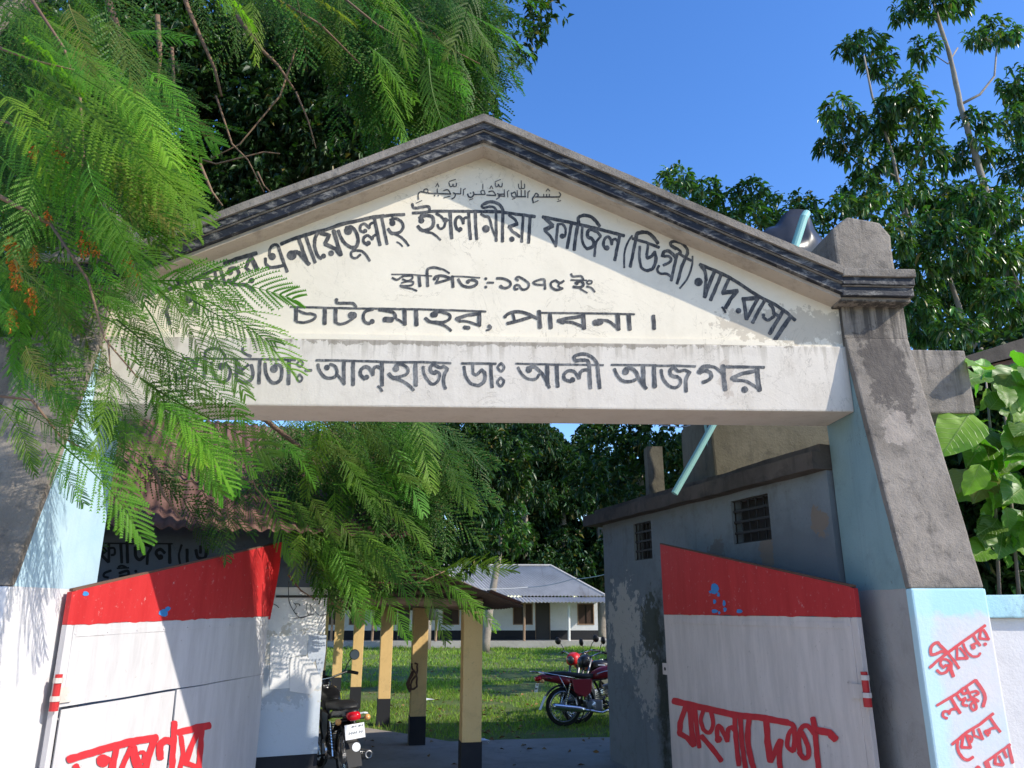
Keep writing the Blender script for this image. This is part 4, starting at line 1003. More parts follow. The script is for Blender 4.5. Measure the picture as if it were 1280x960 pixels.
def leaves(C, D, size, wid=.4, fold=.15, droop=.35, detail=False):
    """leaf blades: C base points, D directions, size lengths -> verts, tris"""
    n = len(C); D = norm(D); up = np.tile([0, 0, 1.], (n, 1)) + rng.normal(0, .45, (n, 3))
    S = norm(np.cross(D, up)); N = np.cross(S, D); L = size[:, None]
    base = C; mid = C + D * L * .5 + N * L * .05
    tip = C + D * L - np.array([0, 0, 1.]) * L * droop
    w = L * wid * .5
    if not detail:
        a = mid + S * w + N * L * fold; b = mid - S * w + N * L * fold
        V = np.stack([base, a, tip, b], 1).reshape(-1, 3)
        i = np.arange(n)[:, None] * 4
        F = np.concatenate([i + [0, 1, 2], i + [0, 2, 3]], 1).reshape(-1, 3)
        return V, F
    m2 = C + D * L * .75 - np.array([0, 0, 1.]) * L * droop * .45
    m1 = C + D * L * .32 + N * L * .03
    a1 = m1 + S * w * .8 + N * L * fold * .8; b1 = m1 - S * w * .8 + N * L * fold * .8
    a2 = m2 + S * w * .85 + N * L * fold * .7; b2 = m2 - S * w * .85 + N * L * fold * .7
    V = np.stack([base, a1, m1, b1, a2, m2, b2, tip], 1).reshape(-1, 3)
    i = np.arange(n)[:, None] * 8
    t = [0, 1, 2, 0, 2, 3, 1, 4, 5, 1, 5, 2, 2, 5, 6, 2, 6, 3, 4, 7, 5, 5, 7, 6]
    return V, (i + t).reshape(-1, 3)

def crown(name, clumps, m, parent, per, leaf, rosette=6, wid=.4, droop=.35, kind='stuff', detail=False, flat=.8, shell=.45, hang=.0):
    Cs, Ds, Sz = [], [], []
    for c, r in clumps:
        k = max(8, int(per * r * r)); p = norm(rng.normal(size=(k, 3)))
        rad = rng.uniform(shell, 1.0, (k, 1)) ** .6 * r; rad *= 1 + .22 * np.sin(p[:, :1] * 7 + c[0]) * np.cos(p[:, 2:3] * 6 + c[2])
        tw = np.array(c) + p * rad * np.array([1, 1, flat])
        out = norm(p + np.array([0, 0, .25]))
        tt = np.repeat(tw, rosette, 0); oo = np.repeat(out, rosette, 0)
        d = norm(oo * .55 + norm(rng.normal(size=(k * rosette, 3))) * .9 - np.array([0, 0, hang]))
        Cs.append(tt + rng.normal(0, leaf * .12, tt.shape)); Ds.append(d); Sz.append(rng.uniform(.65, 1.15, len(tt)) * leaf)
    V, F = leaves(np.concatenate(Cs), np.concatenate(Ds), np.concatenate(Sz), wid, .12, droop, detail)
    return nmesh(name, V, F, m, parent, kind)
def P_(x, y, Y): p = at(x, y, Y); return (p.x, p.y, p.z)
def pxm(Y, y=200): return (at(101, y, Y) - at(100, y, Y)).length     # metres per pixel at that depth
def cl(lst, Y, dy=1.2):
    out = []
    for x, y, r in lst:
        yy = Y + random.uniform(-dy, dy); out.append((P_(x, y, yy), r * pxm(yy)))
    return out
def limb(pts, Y, r0, r1, n=7):
    P = [Vector(P_(x, y, Y if not isinstance(Y, (list, tuple)) else Y[i])) for i, (x, y) in enumerate(pts)]
    m_ = len(P); mb = MB().tube(P, [r0 + (r1 - r0) * i / (m_ - 1) for i in range(m_)], n); return mb

# ---- feathery leaved tree at the left
def frond_mesh(seed, npair=17, nl=13, L=1.0, curl=.25):
    r = np.random.default_rng(seed); V, F = [], []
    def rp(t): return np.array([.04 * math.sin(t * 4 + seed), L * t, -curl * t * t * L])
    pr = [rp(i / 14) for i in range(15)]
    for i, p in enumerate(pr):
        w = .0075 * (1 - i / 17); V += [p + [w, 0, 0], p + [-w, 0, 0], p + [0, 0, w * 1.6]]
    for i in range(14):
        a, b = 3 * i, 3 * i + 3
        F += [(a, b, b + 1), (a, b + 1, a + 1), (a, a + 2, b + 2), (a, b + 2, b), (a + 1, b + 1, b + 2), (a + 1, b + 2, a + 2)]
    for i in range(npair):
        t = .07 + .92 * i / npair; plen = .27 * L * (math.sin(math.pi * (t * .80 + .18)) ** .6) * r.uniform(.88, 1.08)
        for sg in (-1, 1):
            if r.random() < .04: continue
            ang = math.radians(52 - 24 * t + r.normal(0, 4)); d = np.array([sg * math.sin(ang), math.cos(ang), .10 + r.normal(0, .06)])
            o = rp(min(1, t + r.normal(0, .004))); dr = .35 + r.normal(0, .08)
            def q(s): return o + d * plen * s + np.array([0, 0, -dr * plen * s * s])
            k = len(V); a, b = q(0), q(1); w = .0022
            side = np.cross(d, [0, 0, 1]); side /= np.linalg.norm(side)
            V += [a + side * w, a - side * w, q(.5) + side * w, q(.5) - side * w, b]; F += [(k, k + 1, k + 2), (k + 1, k + 3, k + 2), (k + 2, k + 3, k + 4)]
            for j in range(nl):
                s = (j + .6) / nl; c = q(s); ll = .025 * L * (1 - .5 * abs(s - .45))
                for sd in (-1, 1):
                    ld = d * .80 + side * sd * .62 + np.array([0, 0, -.1]); k = len(V); wv = d * (.0145 if nl > 8 else .03) * L
                    V += [c - wv * .5, c + wv * .8, c + ld * ll]; F.append((k, k + 1, k + 2))
    return np.array(V), np.array(F)
FR = [frond_mesh(s, npair=20 + s % 4, curl=.12 + .1 * (s % 4)) for s in range(6)]
FM = []
for V, F in FR:
    me = bpy.data.meshes.new('frond'); me.from_pydata([tuple(v) for v in V], [], [tuple(f) for f in F]); me.materials.append(M['feather']); FM.append(me)
ftree = thing('feathery_tree', 'spreading tree with feathery drooping green fronds overhanging the left half of the gateway', 'tree', (-6.4, 6.2, 0))
TB = Vector((-6.4, 6.2, 0))
def place_frond(B, T, roll=None, fat=1.0):
    B, T = Vector(B), Vector(T); y = T - B; L = y.length; y.normalize()
    z = Vector((0, 0, 1)); 
    if abs(y.z) > .9: z = Vector((random.uniform(-1, 1), -1, .2))
    z = Vector((0.1, -.85, .75)); z = (z - y * z.dot(y)).normalized(); x = y.cross(z)
    a = random.gauss(0, .42) if roll is None else roll
    z2 = z * math.cos(a) + x * math.sin(a); x2 = y.cross(z2)
    m4 = Matrix((x2, y, z2)).transposed().to_4x4(); m4.translation = B - TB
    o = bpy.data.objects.new('frond', random.choice(FM)); COL.objects.link(o); o.parent = ftree
    o.matrix_basis = m4 @ Matrix.Diagonal((L * fat, L, L, 1)); return o
listed = [(150,98,268,172),(95,88,192,142),(100,120,250,245),(60,95,255,232),(40,112,170,220),(70,150,205,300),(110,190,230,268),(140,212,240,290),
 (135,302,282,318),(0,60,110,95),(40,15,120,60),(90,5,100,75),(0,5,75,62),(0,115,70,195),(20,150,90,240),(50,185,115,292),(0,195,60,285),(20,40,130,110),
 (185,345,350,358),(205,350,368,412),(240,375,345,420),(250,390,312,482),(195,360,260,428),(150,398,262,480),(128,392,205,440),(180,468,330,562),(192,500,300,575),
 (196,478,272,612),(135,458,142,565),(150,520,172,640),(0,428,140,525),(10,420,120,500),(20,505,100,545),(55,525,120,565),(75,545,184,665),(60,560,102,628),(0,500,42,572),
 (20,520,28,590),(240,560,272,612),(250,540,305,582),(60,325,92,405),(100,335,92,410),(150,380,190,410),(215,340,300,372),(120,280,175,330),(225,520,285,600),(100,535,140,600),
 (130,560,165,620),(180,380,250,470),(230,440,300,520),(140,100,230,190),(170,130,245,215),(80,60,180,120),(160,180,215,260),(0,330,55,400),(30,300,90,350),(165,440,215,520)]
R4 = [(40, 300), (150, 310), (230, 335), (300, 360), (290, 410), (250, 430), (240, 500), (250, 540), (180, 560), (120, 520), (60, 500), (10, 430)]
nf = 0
for x0, y0, x1, y1 in listed:
    Yb = random.uniform(3.7, 4.5); place_frond(P_(x0, y0, Yb), P_(x1, y1, Yb - random.uniform(-.05, .3))); nf += 1
def inpoly(x, y, poly):
    c = False; n = len(poly); j = n - 1
    for i in range(n):
        xi, yi = poly[i]; xj, yj = poly[j]
        if (yi > y) != (yj > y) and x < (xj - xi) * (y - yi) / (yj - yi) + xi: c = not c
        j = i
    return c
def sample(poly):
    xs = [p[0] for p in poly]; ys = [p[1] for p in poly]
    while 1:
        x, y = random.uniform(min(xs), max(xs)), random.uniform(min(ys), max(ys))
        if inpoly(x, y, poly): return x, y
def region(poly, Ya, Yb, cnt, ang, spread, la, lb):
    out = []
    for _ in range(cnt):
        x, y = sample(poly); Y = random.uniform(Ya, Yb); a = R(ang + random.gauss(0, spread)); L = random.uniform(la, lb)
        b = Vector(P_(x, y, Y)); k = L / pxm(Y, y)
        t = Vector(P_(x + math.cos(a) * k, y + math.sin(a) * k, Y - random.uniform(-.25, .35) * L)); out.append((b, t))
    return out
R1 = [(-30, -20), (110, -20), (200, 90), (190, 230), (120, 300), (90, 400), (-30, 410)]
R2 = [(200, -60), (600, -50), (610, 30), (560, 80), (450, 90), (410, 50), (330, 10), (240, -20)]
R2b = [(440, -30), (590, -30), (600, 60), (540, 125), (450, 140), (420, 60)]
R3 = [(330, 500), (530, 500), (580, 540), (550, 610), (490, 655), (420, 700), (370, 680), (310, 590)]
for b, t in region(R1, 3.7, 5.4, 66, 42, 24, .28, .55): place_frond(b, t); nf += 1
for b, t in region([(-20, 300), (70, 300), (120, 400), (60, 480), (-20, 440)], 3.8, 4.4, 20, 60, 25, .2, .34): place_frond(b, t); nf += 1
for b, t in region(R4, 3.75, 4.6, 28, 38, 22, .18, .30): place_frond(b, t); nf += 1
for b, t in region(R2, 5.6, 7.4, 60, 48, 20, .45, .75): place_frond(b, t); nf += 1
for b, t in region(R3, 6.9, 8.3, 84, 48, 30, .38, .72): place_frond(b, t); nf += 1
for b, t in [((560, 728), (625, 775)), ((545, 715), (638, 700)), ((520, 720), (560, 790)), ((470, 732), (512, 790)), ((440, 725), (470, 775)), ((500, 700), (600, 745))]:
    place_frond(P_(*b, 8.0), P_(*t, 7.8))
lo = frond_mesh(9, npair=14, nl=7, curl=.25)
def frond_mass(name, pairs, parent):
    Vs, Fs = [], []; k = 0; V0, F0 = lo
    for b, t in pairs:
        y = np.array(t - b); L = np.linalg.norm(y); y /= L; z = np.array([0, -.7, .8]) + rng.normal(0, .4, 3); z -= y * z.dot(y); z /= np.linalg.norm(z); x = np.cross(y, z)
        Vs.append(np.array(b) + (V0[:, :1] * x + V0[:, 1:2] * y + V0[:, 2:] * z) * L); Fs.append(F0 + k); k += len(V0)
    return nmesh(name, np.concatenate(Vs), np.concatenate(Fs), M['feather_far'], parent, 'stuff')
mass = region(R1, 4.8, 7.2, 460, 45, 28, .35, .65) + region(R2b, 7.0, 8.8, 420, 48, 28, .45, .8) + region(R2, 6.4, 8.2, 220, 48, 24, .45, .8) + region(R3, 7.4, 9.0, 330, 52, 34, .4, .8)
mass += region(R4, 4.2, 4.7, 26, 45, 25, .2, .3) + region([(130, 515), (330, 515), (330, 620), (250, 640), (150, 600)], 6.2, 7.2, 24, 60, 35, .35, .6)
mass += region([(-900, -900), (380, -900), (420, -40), (-60, -30), (-60, 300), (-500, 300)], 4.6, 9.5, 520, 60, 40, .6, 1.0)  # unseen crown above the frame, added to shade the foliage
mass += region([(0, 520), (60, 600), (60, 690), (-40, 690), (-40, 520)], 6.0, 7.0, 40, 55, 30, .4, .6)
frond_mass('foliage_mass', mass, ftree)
obj('trunk', MB().tube([(-6.4, 6.2, -.1), (-6.3, 6.15, 1.2), (-6.1, 6.1, 2.8), (-5.9, 6.2, 4.4)], [.34, .27, .24, .2], 14), M['bark'], ftree, rough=(.2, .03), smooth=True)
def wl_(pts, r0, r1, nm='limb', m='bark'): obj(nm, MB().tube(pts, [r0 + (r1 - r0) * i / (len(pts) - 1) for i in range(len(pts))], 8), M[m], ftree, smooth=True)
F4 = (-5.9, 6.2, 4.35)
wl_([F4, (-5.0, 5.6, 6.4), (-4.2, 5.0, 7.3), (-3.0, 4.6, 7.9)], .15, .05)
wl_([F4, (-4.8, 6.4, 7.2), (-3.6, 6.8, 9.2), P_(230, -120, 6.8), P_(420, -70, 7.0), P_(560, -30, 7.4)], .12, .02)
wl_([F4, (-4.6, 4.6, 4.6), P_(-20, 235, 4.2), P_(64, 281, 4.1)], .03, .010, m='redtwig'); wl_([P_(64, 281, 4.1), P_(110, 350, 4.05), P_(124, 401, 4.0), P_(131, 424, 4.0), P_(172, 472, 4.0)], .009, .004, m='redtwig')
wl_([(-2.9, 7.6, 5.4), P_(300, 500, 7.8), P_(395, 575, 7.6), P_(490, 610, 7.6)], .04, .008, m='redtwig')
tw = [([(128, -20), (145, 30), (155, 75), (162, 90)], 6.2, .040), ([(225, -20), (235, 10), (250, 45), (268, 85), (277, 120)], 6.4, .028), ([(197, 20), (200, 70), (196, 115)], 6.5, .03),
      ([(296, 20), (330, 65), (348, 82), (368, 112)], 6.2, .02), ([(215, 60), (220, 150), (224, 178)], 6.6, .018), ([(250, 205), (265, 240), (278, 257)], 6.4, .018), ([(322, 215), (330, 232), (338, 240)], 6.4, .01),
      ([(210, 160), (222, 190), (270, 205), (330, 190), (350, 192)], 6.6, .012), ([(270, 120), (290, 180), (310, 200), (330, 240)], 6.6, .012), ([(370, 115), (385, 150), (395, 185)], 6.5, .012),
      ([(370, 60), (350, 120), (300, 180), (260, 200)], 6.7, .012), ([(395, 709), (430, 725), (470, 728), (500, 730), (525, 728), (556, 714)], 7.9, .012), ([(415, 690), (425, 710), (445, 724)], 7.9, .010),
      ([(186, 570), (205, 620), (228, 650)], 6.2, .013), ([(283, 530), (282, 600), (286, 660)], 6.5, .009), ([(300, 560), (320, 610), (345, 640)], 6.5, .009), ([(205, 580), (240, 600), (262, 625)], 6.3, .008),
      ([(360, 718), (376, 738), (395, 750)], 7.6, .01), ([(135, 425), (138, 460)], 4.0, .006), ([(0, 495), (40, 500), (75, 545), (120, 570)], 4.0, .008), ([(0, 60), (40, 75), (95, 88)], 4.2, .01), ([(40, 0), (80, 60), (100, 120)], 4.3, .012),
      ([(100, 120), (105, 190), (95, 260)], 4.4, .009), ([(0, 150), (60, 170), (110, 200)], 4.4, .009), ([(420, -10), (470, 30), (520, 60)], 6.4, .014), ([(330, -10), (400, 30), (450, 80)], 6.2, .014),
      ([(440, 520), (450, 600), (470, 680)], 7.8, .014), ([(400, 520), (430, 560), (520, 590)], 7.8, .01), ([(520, 20), (560, 60), (600, 80)], 6.6, .01)]
for pts, Y, r in tw: obj('twig', limb(pts, Y, r, r * .45, 6), M['redtwig'], ftree, smooth=True)
# withered orange blossom clusters
Cs, Ds = [], []
for (x, y, r, k) in [(15, 315, 16, 150), (20, 345, 14, 100), (42, 320, 10, 70), (72, 190, 10, 50), (42, 192, 8, 40), (105, 305, 14, 70), (160, 330, 12, 40), (40, 375, 14, 80), (15, 400, 12, 60), (120, 312, 9, 40), (170, 345, 8, 30), (78, 200, 8, 40), (60, 270, 8, 30)]:
    for _ in range(k):
        a = random.uniform(0, 6.28); q = random.random() ** .5 * r
        Cs.append(P_(x + math.cos(a) * q * .55, y + math.sin(a) * q * 1.3, random.uniform(4.0, 4.15))); Ds.append((random.gauss(0, 1), random.gauss(0, 1), random.gauss(-.5, .7)))
V, F = leaves(np.array(Cs), np.array(Ds), np.full(len(Cs), .020), .5, .2, .3); nmesh('withered_blossoms', V, F, M['flower'], ftree, 'stuff')

# ---- trees as things: crown from clumps, trunk and limbs
def tree(name, lab, clumps, m, per, leaf, trunks, base, group=None, **k):
    t = thing(name, lab, 'tree', base, group=group)
    crown('crown', clumps, m, t, per, leaf, **k)
    for i, (pts, r0, r1) in enumerate(trunks):
        mb = MB().tube(pts, [r0 + (r1 - r0) * j / (len(pts) - 1) for j in range(len(pts))], 10)
        obj('trunk' if i == 0 else 'limb', mb, M['bark'], t, smooth=True, rough=(.5, .02) if i == 0 else None)
    return t
def pts(l, Y): return [Vector(P_(x, y, Y)) for x, y in l]
# dark tree behind the left of the gateway
c = []
for _ in range(92):
    x, y = sample([(60, 0), (640, 0), (620, 120), (560, 180), (330, 250), (180, 300), (60, 300)]); c.append((P_(x, y, random.uniform(10.5, 14.5)), random.uniform(.55, 1.05)))
for _ in range(16):
    x, y = sample([(320, 110), (440, 110), (440, 200), (330, 240)]); c.append((P_(x, y, random.uniform(11, 13)), random.uniform(.5, .8)))
for _ in range(34):
    x, y = sample([(-160, -40), (130, -40), (150, 300), (60, 440), (-160, 480)]); c.append((P_(x, y, random.uniform(9.5, 11.5)), random.uniform(.6, 1.0)))
for _ in range(26):
    x, y = sample([(-300, -500), (560, -500), (600, -20), (-300, -20)]); c.append((P_(x, y, random.uniform(10, 15)), random.uniform(.9, 1.4)))
tree('dense_tree', 'dense dark tree filling the gap between the feathery fronds and the left gable slope', c, M['darkleaf'], 250, .17,
     [([(-5.2, 12, 0), (-5, 12, 3), (-4.4, 12.2, 6)], .3, .2), (pts([(200, 330), (230, 180), (300, 60), (330, -60)], 12), .11, .05), (pts([(330, 290), (380, 190), (470, 60)], 12), .08, .03),
      (pts([(150, 300), (140, 150), (120, 20)], 12), .09, .05), (pts([(430, 230), (500, 140), (560, 60)], 12.5), .05, .02)], (-5.2, 12, 0), rosette=5)
c = []
for _ in range(46):
    x, y = sample([(340, 525), (620, 525), (640, 600), (600, 720), (400, 730), (380, 640)])
    if 335 < x < 380 and 540 < y < 600: continue
    Y = random.uniform(16, 20); c.append((P_(x, y, Y), random.uniform(.5, .85)))
tree('leafy_tree', 'mid green tree standing between the feathery fronds and the classroom block, under the lintel', c, M['darkleaf'], 270, .17,
     [(pts([(541, 775), (541, 720), (541, 676), (536, 600)], 19), .13, .08)], P_(541, 800, 19)[:2] + (0,), rosette=5)
# young leafy tree with pale trunk in front of the classroom block
c = cl([(628, 640, 22), (640, 660, 17), (622, 670, 17), (635, 625, 17), (645, 640, 13), (612, 650, 13), (630, 690, 14), (648, 680, 10), (618, 615, 14), (610, 690, 9)], 36, .6)
tree('young_tree', 'young bright tree with slim pale trunk in front of the grey classroom roof', c, M['gloss'], 60, .34, [(pts([(606, 814), (611, 765), (618, 725), (626, 680), (630, 640)], 36), .22, .10)], P_(606, 814, 36)[:2] + (0,), rosette=6)
tt = thing('tree_trunk', 'bare slim brown trunk left of the young tree before the classroom plinth', 'tree', P_(533, 815, 37)[:2] + (0,))
obj('trunk', MB().tube(pts([(533, 816), (534, 780), (538, 730), (541, 680)], 37), [.2, .19, .17, .14], 9), M['bark'], tt, smooth=True)
# far trees behind the classroom block, each with its own crown
far = [(665, 560, 46, 16), (745, 575, 40, 14), (400, 640, 70, 14), (470, 600, 80, 15), (545, 590, 60, 12), (600, 600, 62, 13), (655, 585, 60, 14), (705, 620, 62, 13), (752, 640, 50, 12), (790, 590, 50, 12), (840, 620, 60, 12), (930, 560, 60, 12), (1250, 600, 80, 12), (300, 620, 80, 12)]
farlab = ['tall crown closing the sky gap under the middle of the lintel', 'crown rising between the middle of the lintel and the roof stub', 'wide dark tree farthest left behind the classroom roof', 'tall dark tree behind the fronds under the lintel', 'dark rounded tree behind the two trunks', 'dark tree directly behind the young bright tree',
          'tall dark tree whose top meets the lintel near its middle', 'dark tree left of the guard building roof end', 'low dark tree touching the hip of the classroom roof', 'dark tree behind the roof stub of the guard building',
          'dark tree behind the slanting aqua pipe', 'dark tree behind the mossy tank base', 'dark tree at the far right behind the boundary wall', 'dark tree behind the rusty roof of the sign building']
for (x, y, r, k), lb in zip(far, farlab):
    Y = random.uniform(50, 58); c = []
    for _ in range(k):
        a = random.uniform(0, 6.28); q = random.random() ** .5
        c.append((P_(x + math.cos(a) * q * r * .75, y + math.sin(a) * q * r * 1.05, Y + random.uniform(-2, 2)), r * pxm(Y) * random.uniform(.25, .42)))
        c.append((P_(x + math.cos(a) * q * r * .8, 735 - random.random() * 80, Y + random.uniform(-2, 2)), r * pxm(Y) * .36))
    b = P_(x, 780, Y)
    tree('dark_tree', lb, c, M['darkleaf'], 85, .40, [([(b[0], b[1], 0), (b[0] + .2, b[1], 4), (b[0], b[1], 9)], .35, .2)], (b[0], b[1], 0), group='dark trees behind the classroom block', rosette=5)
# broad leaved trees above the right pillar
A3 = [(1081, 55, 30), (1062, 62, 20), (1100, 78, 26), (1154, 62, 24), (1134, 8, 26), (1164, 2, 34), (1195, 6, 26), (1239, 40, 28), (1222, 45, 18), (1262, 40, 18), (1126, 116, 34), (1108, 140, 30), (1150, 140, 30), (1047, 132, 24), (1035, 150, 17),
      (1065, 150, 20), (1092, 160, 34), (1137, 168, 36), (1040, 180, 22), (1060, 190, 20), (1085, 200, 28), (1165, 190, 26), (1190, 200, 24), (1220, 187, 28), (1216, 150, 20), (1240, 155, 16), (1130, 205, 22)]
c3 = cl([(x, y, r * .88) for x, y, r in A3], 15, .9)
B3 = [(1077, 240, 30), (1100, 255, 26), (1055, 255, 18), (1150, 235, 28), (1180, 250, 32), (1215, 255, 40), (1250, 262, 34), (1150, 290, 34), (1185, 310, 40), (1225, 320, 40), (1268, 318, 34), (1150, 340, 30), (1180, 360, 34), (1215, 370, 30), (1255, 372, 34), (1140, 385, 26), (1165, 405, 28), (1200, 405, 28), (1240, 410, 26), (1272, 395, 24), (1120, 300, 24), (1125, 345, 20)]
c4 = cl([(x, y, r * 1.0) for x, y, r in B3], 14.2, .9)
tree('broadleaf_tree', 'tall glossy leaved tree with long pale leaning trunk against the sky above the right pillar', c3, M['gloss'], 210, .21,
     [(pts([(1300, 470), (1283, 395), (1262, 345), (1243, 290), (1232, 240), (1215, 180), (1200, 130), (1190, 80), (1175, 30), (1168, 6)], 15), .11, .035), (pts([(1198, 132), (1225, 118), (1243, 95), (1246, 58)], 15), .035, .018),
      (pts([(1197, 60), (1185, 80), (1170, 70)], 15), .02, .01), (pts([(1240, 280), (1185, 240), (1140, 260), (1110, 280)], 15), .04, .025), (pts([(1140, 290), (1125, 240), (1115, 190), (1090, 120), (1080, 70)], 15), .045, .02), (pts([(1128, 225), (1060, 190), (1045, 160)], 15), .02, .01)],
     P_(1300, 600, 15)[:2] + (0,), rosette=7, wid=.36, droop=.5, detail=True, hang=.25, flat=.7)
tree('broadleaf_tree', 'lower glossy tree crown filling the space right of the pillar cap', c4 , M['gloss'], 200, .20,
     [(pts([(1260, 520), (1222, 432), (1203, 398), (1185, 340)], 14), .09, .04), (pts([(1280, 430), (1255, 380), (1225, 330), (1190, 290)], 14.4), .035, .015), (pts([(1280, 370), (1262, 330), (1250, 300)], 14.4), .02, .01)],
     P_(1240, 600, 14)[:2] + (0,), rosette=7, wid=.36, droop=.5, detail=True, hang=.25, flat=.75)
c = cl([(1266, 100, 22), (1278, 115, 22), (1272, 150, 26), (1290, 165, 26), (1268, 205, 24), (1290, 215, 24), (1300, 130, 30), (1320, 260, 50), (1340, 180, 60), (1340, 80, 40)], 16, .9)
tree('broadleaf_tree', 'glossy tree crown cut by the right edge of the picture', c, M['gloss'], 190, .21, [([(14.5, 16.5, 0), (14, 16, 4), (13.6, 16, 9)], .16, .08)], (14.5, 16.5, 0), rosette=7, wid=.36, droop=.5, detail=True, hang=.25, flat=.75)
c = cl([(848, 222, 22), (832, 240, 20), (862, 245, 22), (885, 250, 22), (880, 232, 14), (915, 255, 22), (938, 240, 20), (950, 255, 22), (975, 262, 22), (1003, 258, 20), (1015, 275, 18), (930, 280, 30), (890, 278, 26), (965, 285, 26), (1000, 292, 22), (860, 270, 24), (1030, 300, 20), (1060, 310, 26)], 18, 1.0)
tree('broadleaf_tree', 'sunlit leafy crown rising over the right slope of the coping', c, M['gloss'], 170, .22, [([(6.5, 18.5, 0), (6.4, 18.2, 4), (6.2, 18, 7)], .2, .1)], (6.5, 18.5, 0), rosette=7, wid=.38, droop=.4, detail=True, hang=.2)
c = [(P_(x, y, random.uniform(17, 20)), random.uniform(.5, .8)) for x, y in [(760, 560), (780, 590), (800, 560), (770, 620), (820, 600), (840, 560), (850, 590), (870, 560), (900, 560), (805, 640), (745, 600), (830, 540), (785, 535)]]
tree('broadleaf_tree', 'dark leafy tree behind the aqua pipes under the lintel', c, M['darkleaf'], 170, .2, [([(4.2, 19, 0), (4.1, 19, 3), (4, 19, 5)], .18, .1)], (4.2, 19, 0), rosette=6)
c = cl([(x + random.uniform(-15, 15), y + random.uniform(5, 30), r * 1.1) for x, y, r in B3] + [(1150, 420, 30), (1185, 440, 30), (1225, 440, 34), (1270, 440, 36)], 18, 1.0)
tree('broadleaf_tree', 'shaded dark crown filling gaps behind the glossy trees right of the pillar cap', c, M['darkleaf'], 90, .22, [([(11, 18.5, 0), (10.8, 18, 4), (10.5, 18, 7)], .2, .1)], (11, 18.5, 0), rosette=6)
# trees to the right of the yard, seen only as mass beyond the roofs: they shade the lawn
for (x, y, h, lb) in ((13.5, 21, 7.0, 'round crowned tree right of the lawn beyond the guard building'), (17, 29, 8.5, 'large tree right of the lawn far behind the guard building'), (10.5, 30, 6.0, 'tree at the right border of the lawn before the classroom block'), (20, 37, 9, 'large tree beside the far right end of the classroom block')):
    c = [((x + random.gauss(0, 1.7), y + random.gauss(0, 1.7), h * .72 + random.gauss(0, 1.3)), random.uniform(.8, 1.3)) for _ in range(16)]
    tree('yard_tree', lb, c, M['darkleaf'], 50, .30, [([(x, y, 0), (x, y, h * .6)], .22, .12)], (x, y, 0), rosette=5)

# ---- large plain leaved sapling behind the right boundary wall
sap = thing('big_leaf_sapling', 'sapling with very large plain bright leaves behind the wall right of the pillar', 'sapling', (4.6, 6.2, 0))
def bigleaf_mesh(seed):
    r = np.random.default_rng(seed); mb = MB(); K = 9; J = 3
    for i in range(K + 1):
        t = i / K; w = .40 * (math.sin(math.pi * min(1, t ** .75)) ** .8) * (1 + .05 * math.sin(i * 2.5)); zc = -.28 * t * t
        for j in range(-J, J + 1):
            f = j / J; z = zc + .16 * abs(f) * w * 2 + .025 * math.sin(t * 20 + abs(f) * 3) * abs(f) - .10 * f * f * w + .02 * math.sin(i * 1.9 + j + seed)
            mb.v.append((f * w, t, z))
    n_ = 2 * J + 1
    mb.f = [(i * n_ + j, i * n_ + j + 1, (i + 1) * n_ + j + 1, (i + 1) * n_ + j) for i in range(K) for j in range(n_ - 1)]
    me = bpy.data.meshes.new('big_leaf'); me.from_pydata(mb.v, [], mb.f); me.materials.append(M['teak'])
    for p in me.polygons: p.use_smooth = True
    return me
BL = [bigleaf_mesh(s) for s in range(4)]
bl = []
for _ in range(104):
    x, y = sample([(1215, 462), (1300, 452), (1330, 560), (1300, 690), (1225, 690), (1212, 600), (1207, 500)]); a = R(random.choice((60, 100, 130, 20, 160, -60)) + random.gauss(0, 25)); l = random.uniform(20, 36)
    bl.append((x, y, x + math.cos(a) * l, y + math.sin(a) * l))
bl += [(1213, 515, 1184, 560), (1225, 580, 1212, 622), (1232, 462, 1216, 446), (1240, 500, 1275, 520), (1245, 470, 1285, 452), (1215, 475, 1190, 470)]
for i, (x0, y0, x1, y1) in enumerate(bl):
    Y = 5.25 if i in (104, 105, 106) else 6.1 + random.uniform(-.35, .35) + (.25 if y0 > 590 else 0); B, T = Vector(P_(x0, y0, Y)), Vector(P_(x1, y1, Y - random.uniform(-.1, .25)))
    y_ = T - B; L = max(.14, y_.length); y_.normalize(); z = Vector((random.uniform(-.2, .7), -random.uniform(.2, .9), random.uniform(.4, .9))); z = (z - y_ * z.dot(y_)).normalized(); x_ = y_.cross(z)
    m4 = Matrix((x_, y_, z)).transposed().to_4x4(); m4.translation = B - Vector((4.6, 6.2, 0))
    o = bpy.data.objects.new('big_leaf', BL[i % 4]); COL.objects.link(o); o.parent = sap; o.matrix_basis = m4 @ Matrix.Diagonal((L, L, L, 1))
for pp in ([(1250, 760), (1245, 650), (1240, 560), (1232, 470)], [(1275, 760), (1265, 640), (1255, 500)]):
    obj('stem', MB().tube([P_(x, y, 6.5) for x, y in pp], [.016, .013, .011, .008][:len(pp)], 8), M['bark'], sap, smooth=True)
c = [(P_(random.uniform(1195, 1330), random.uniform(450, 740), random.uniform(7.0, 7.5)), random.uniform(.3, .45)) for _ in range(60)]
bs = thing('shade_fill_bush', 'dark bush added to fill the shade under the big leaf sapling behind the boundary wall', 'bush', (4.9, 7.6, 0)); crown('foliage', c, M['darkleaf'], bs, 420, .15)  # added foliage standing in for the dark shaded gap behind the sapling

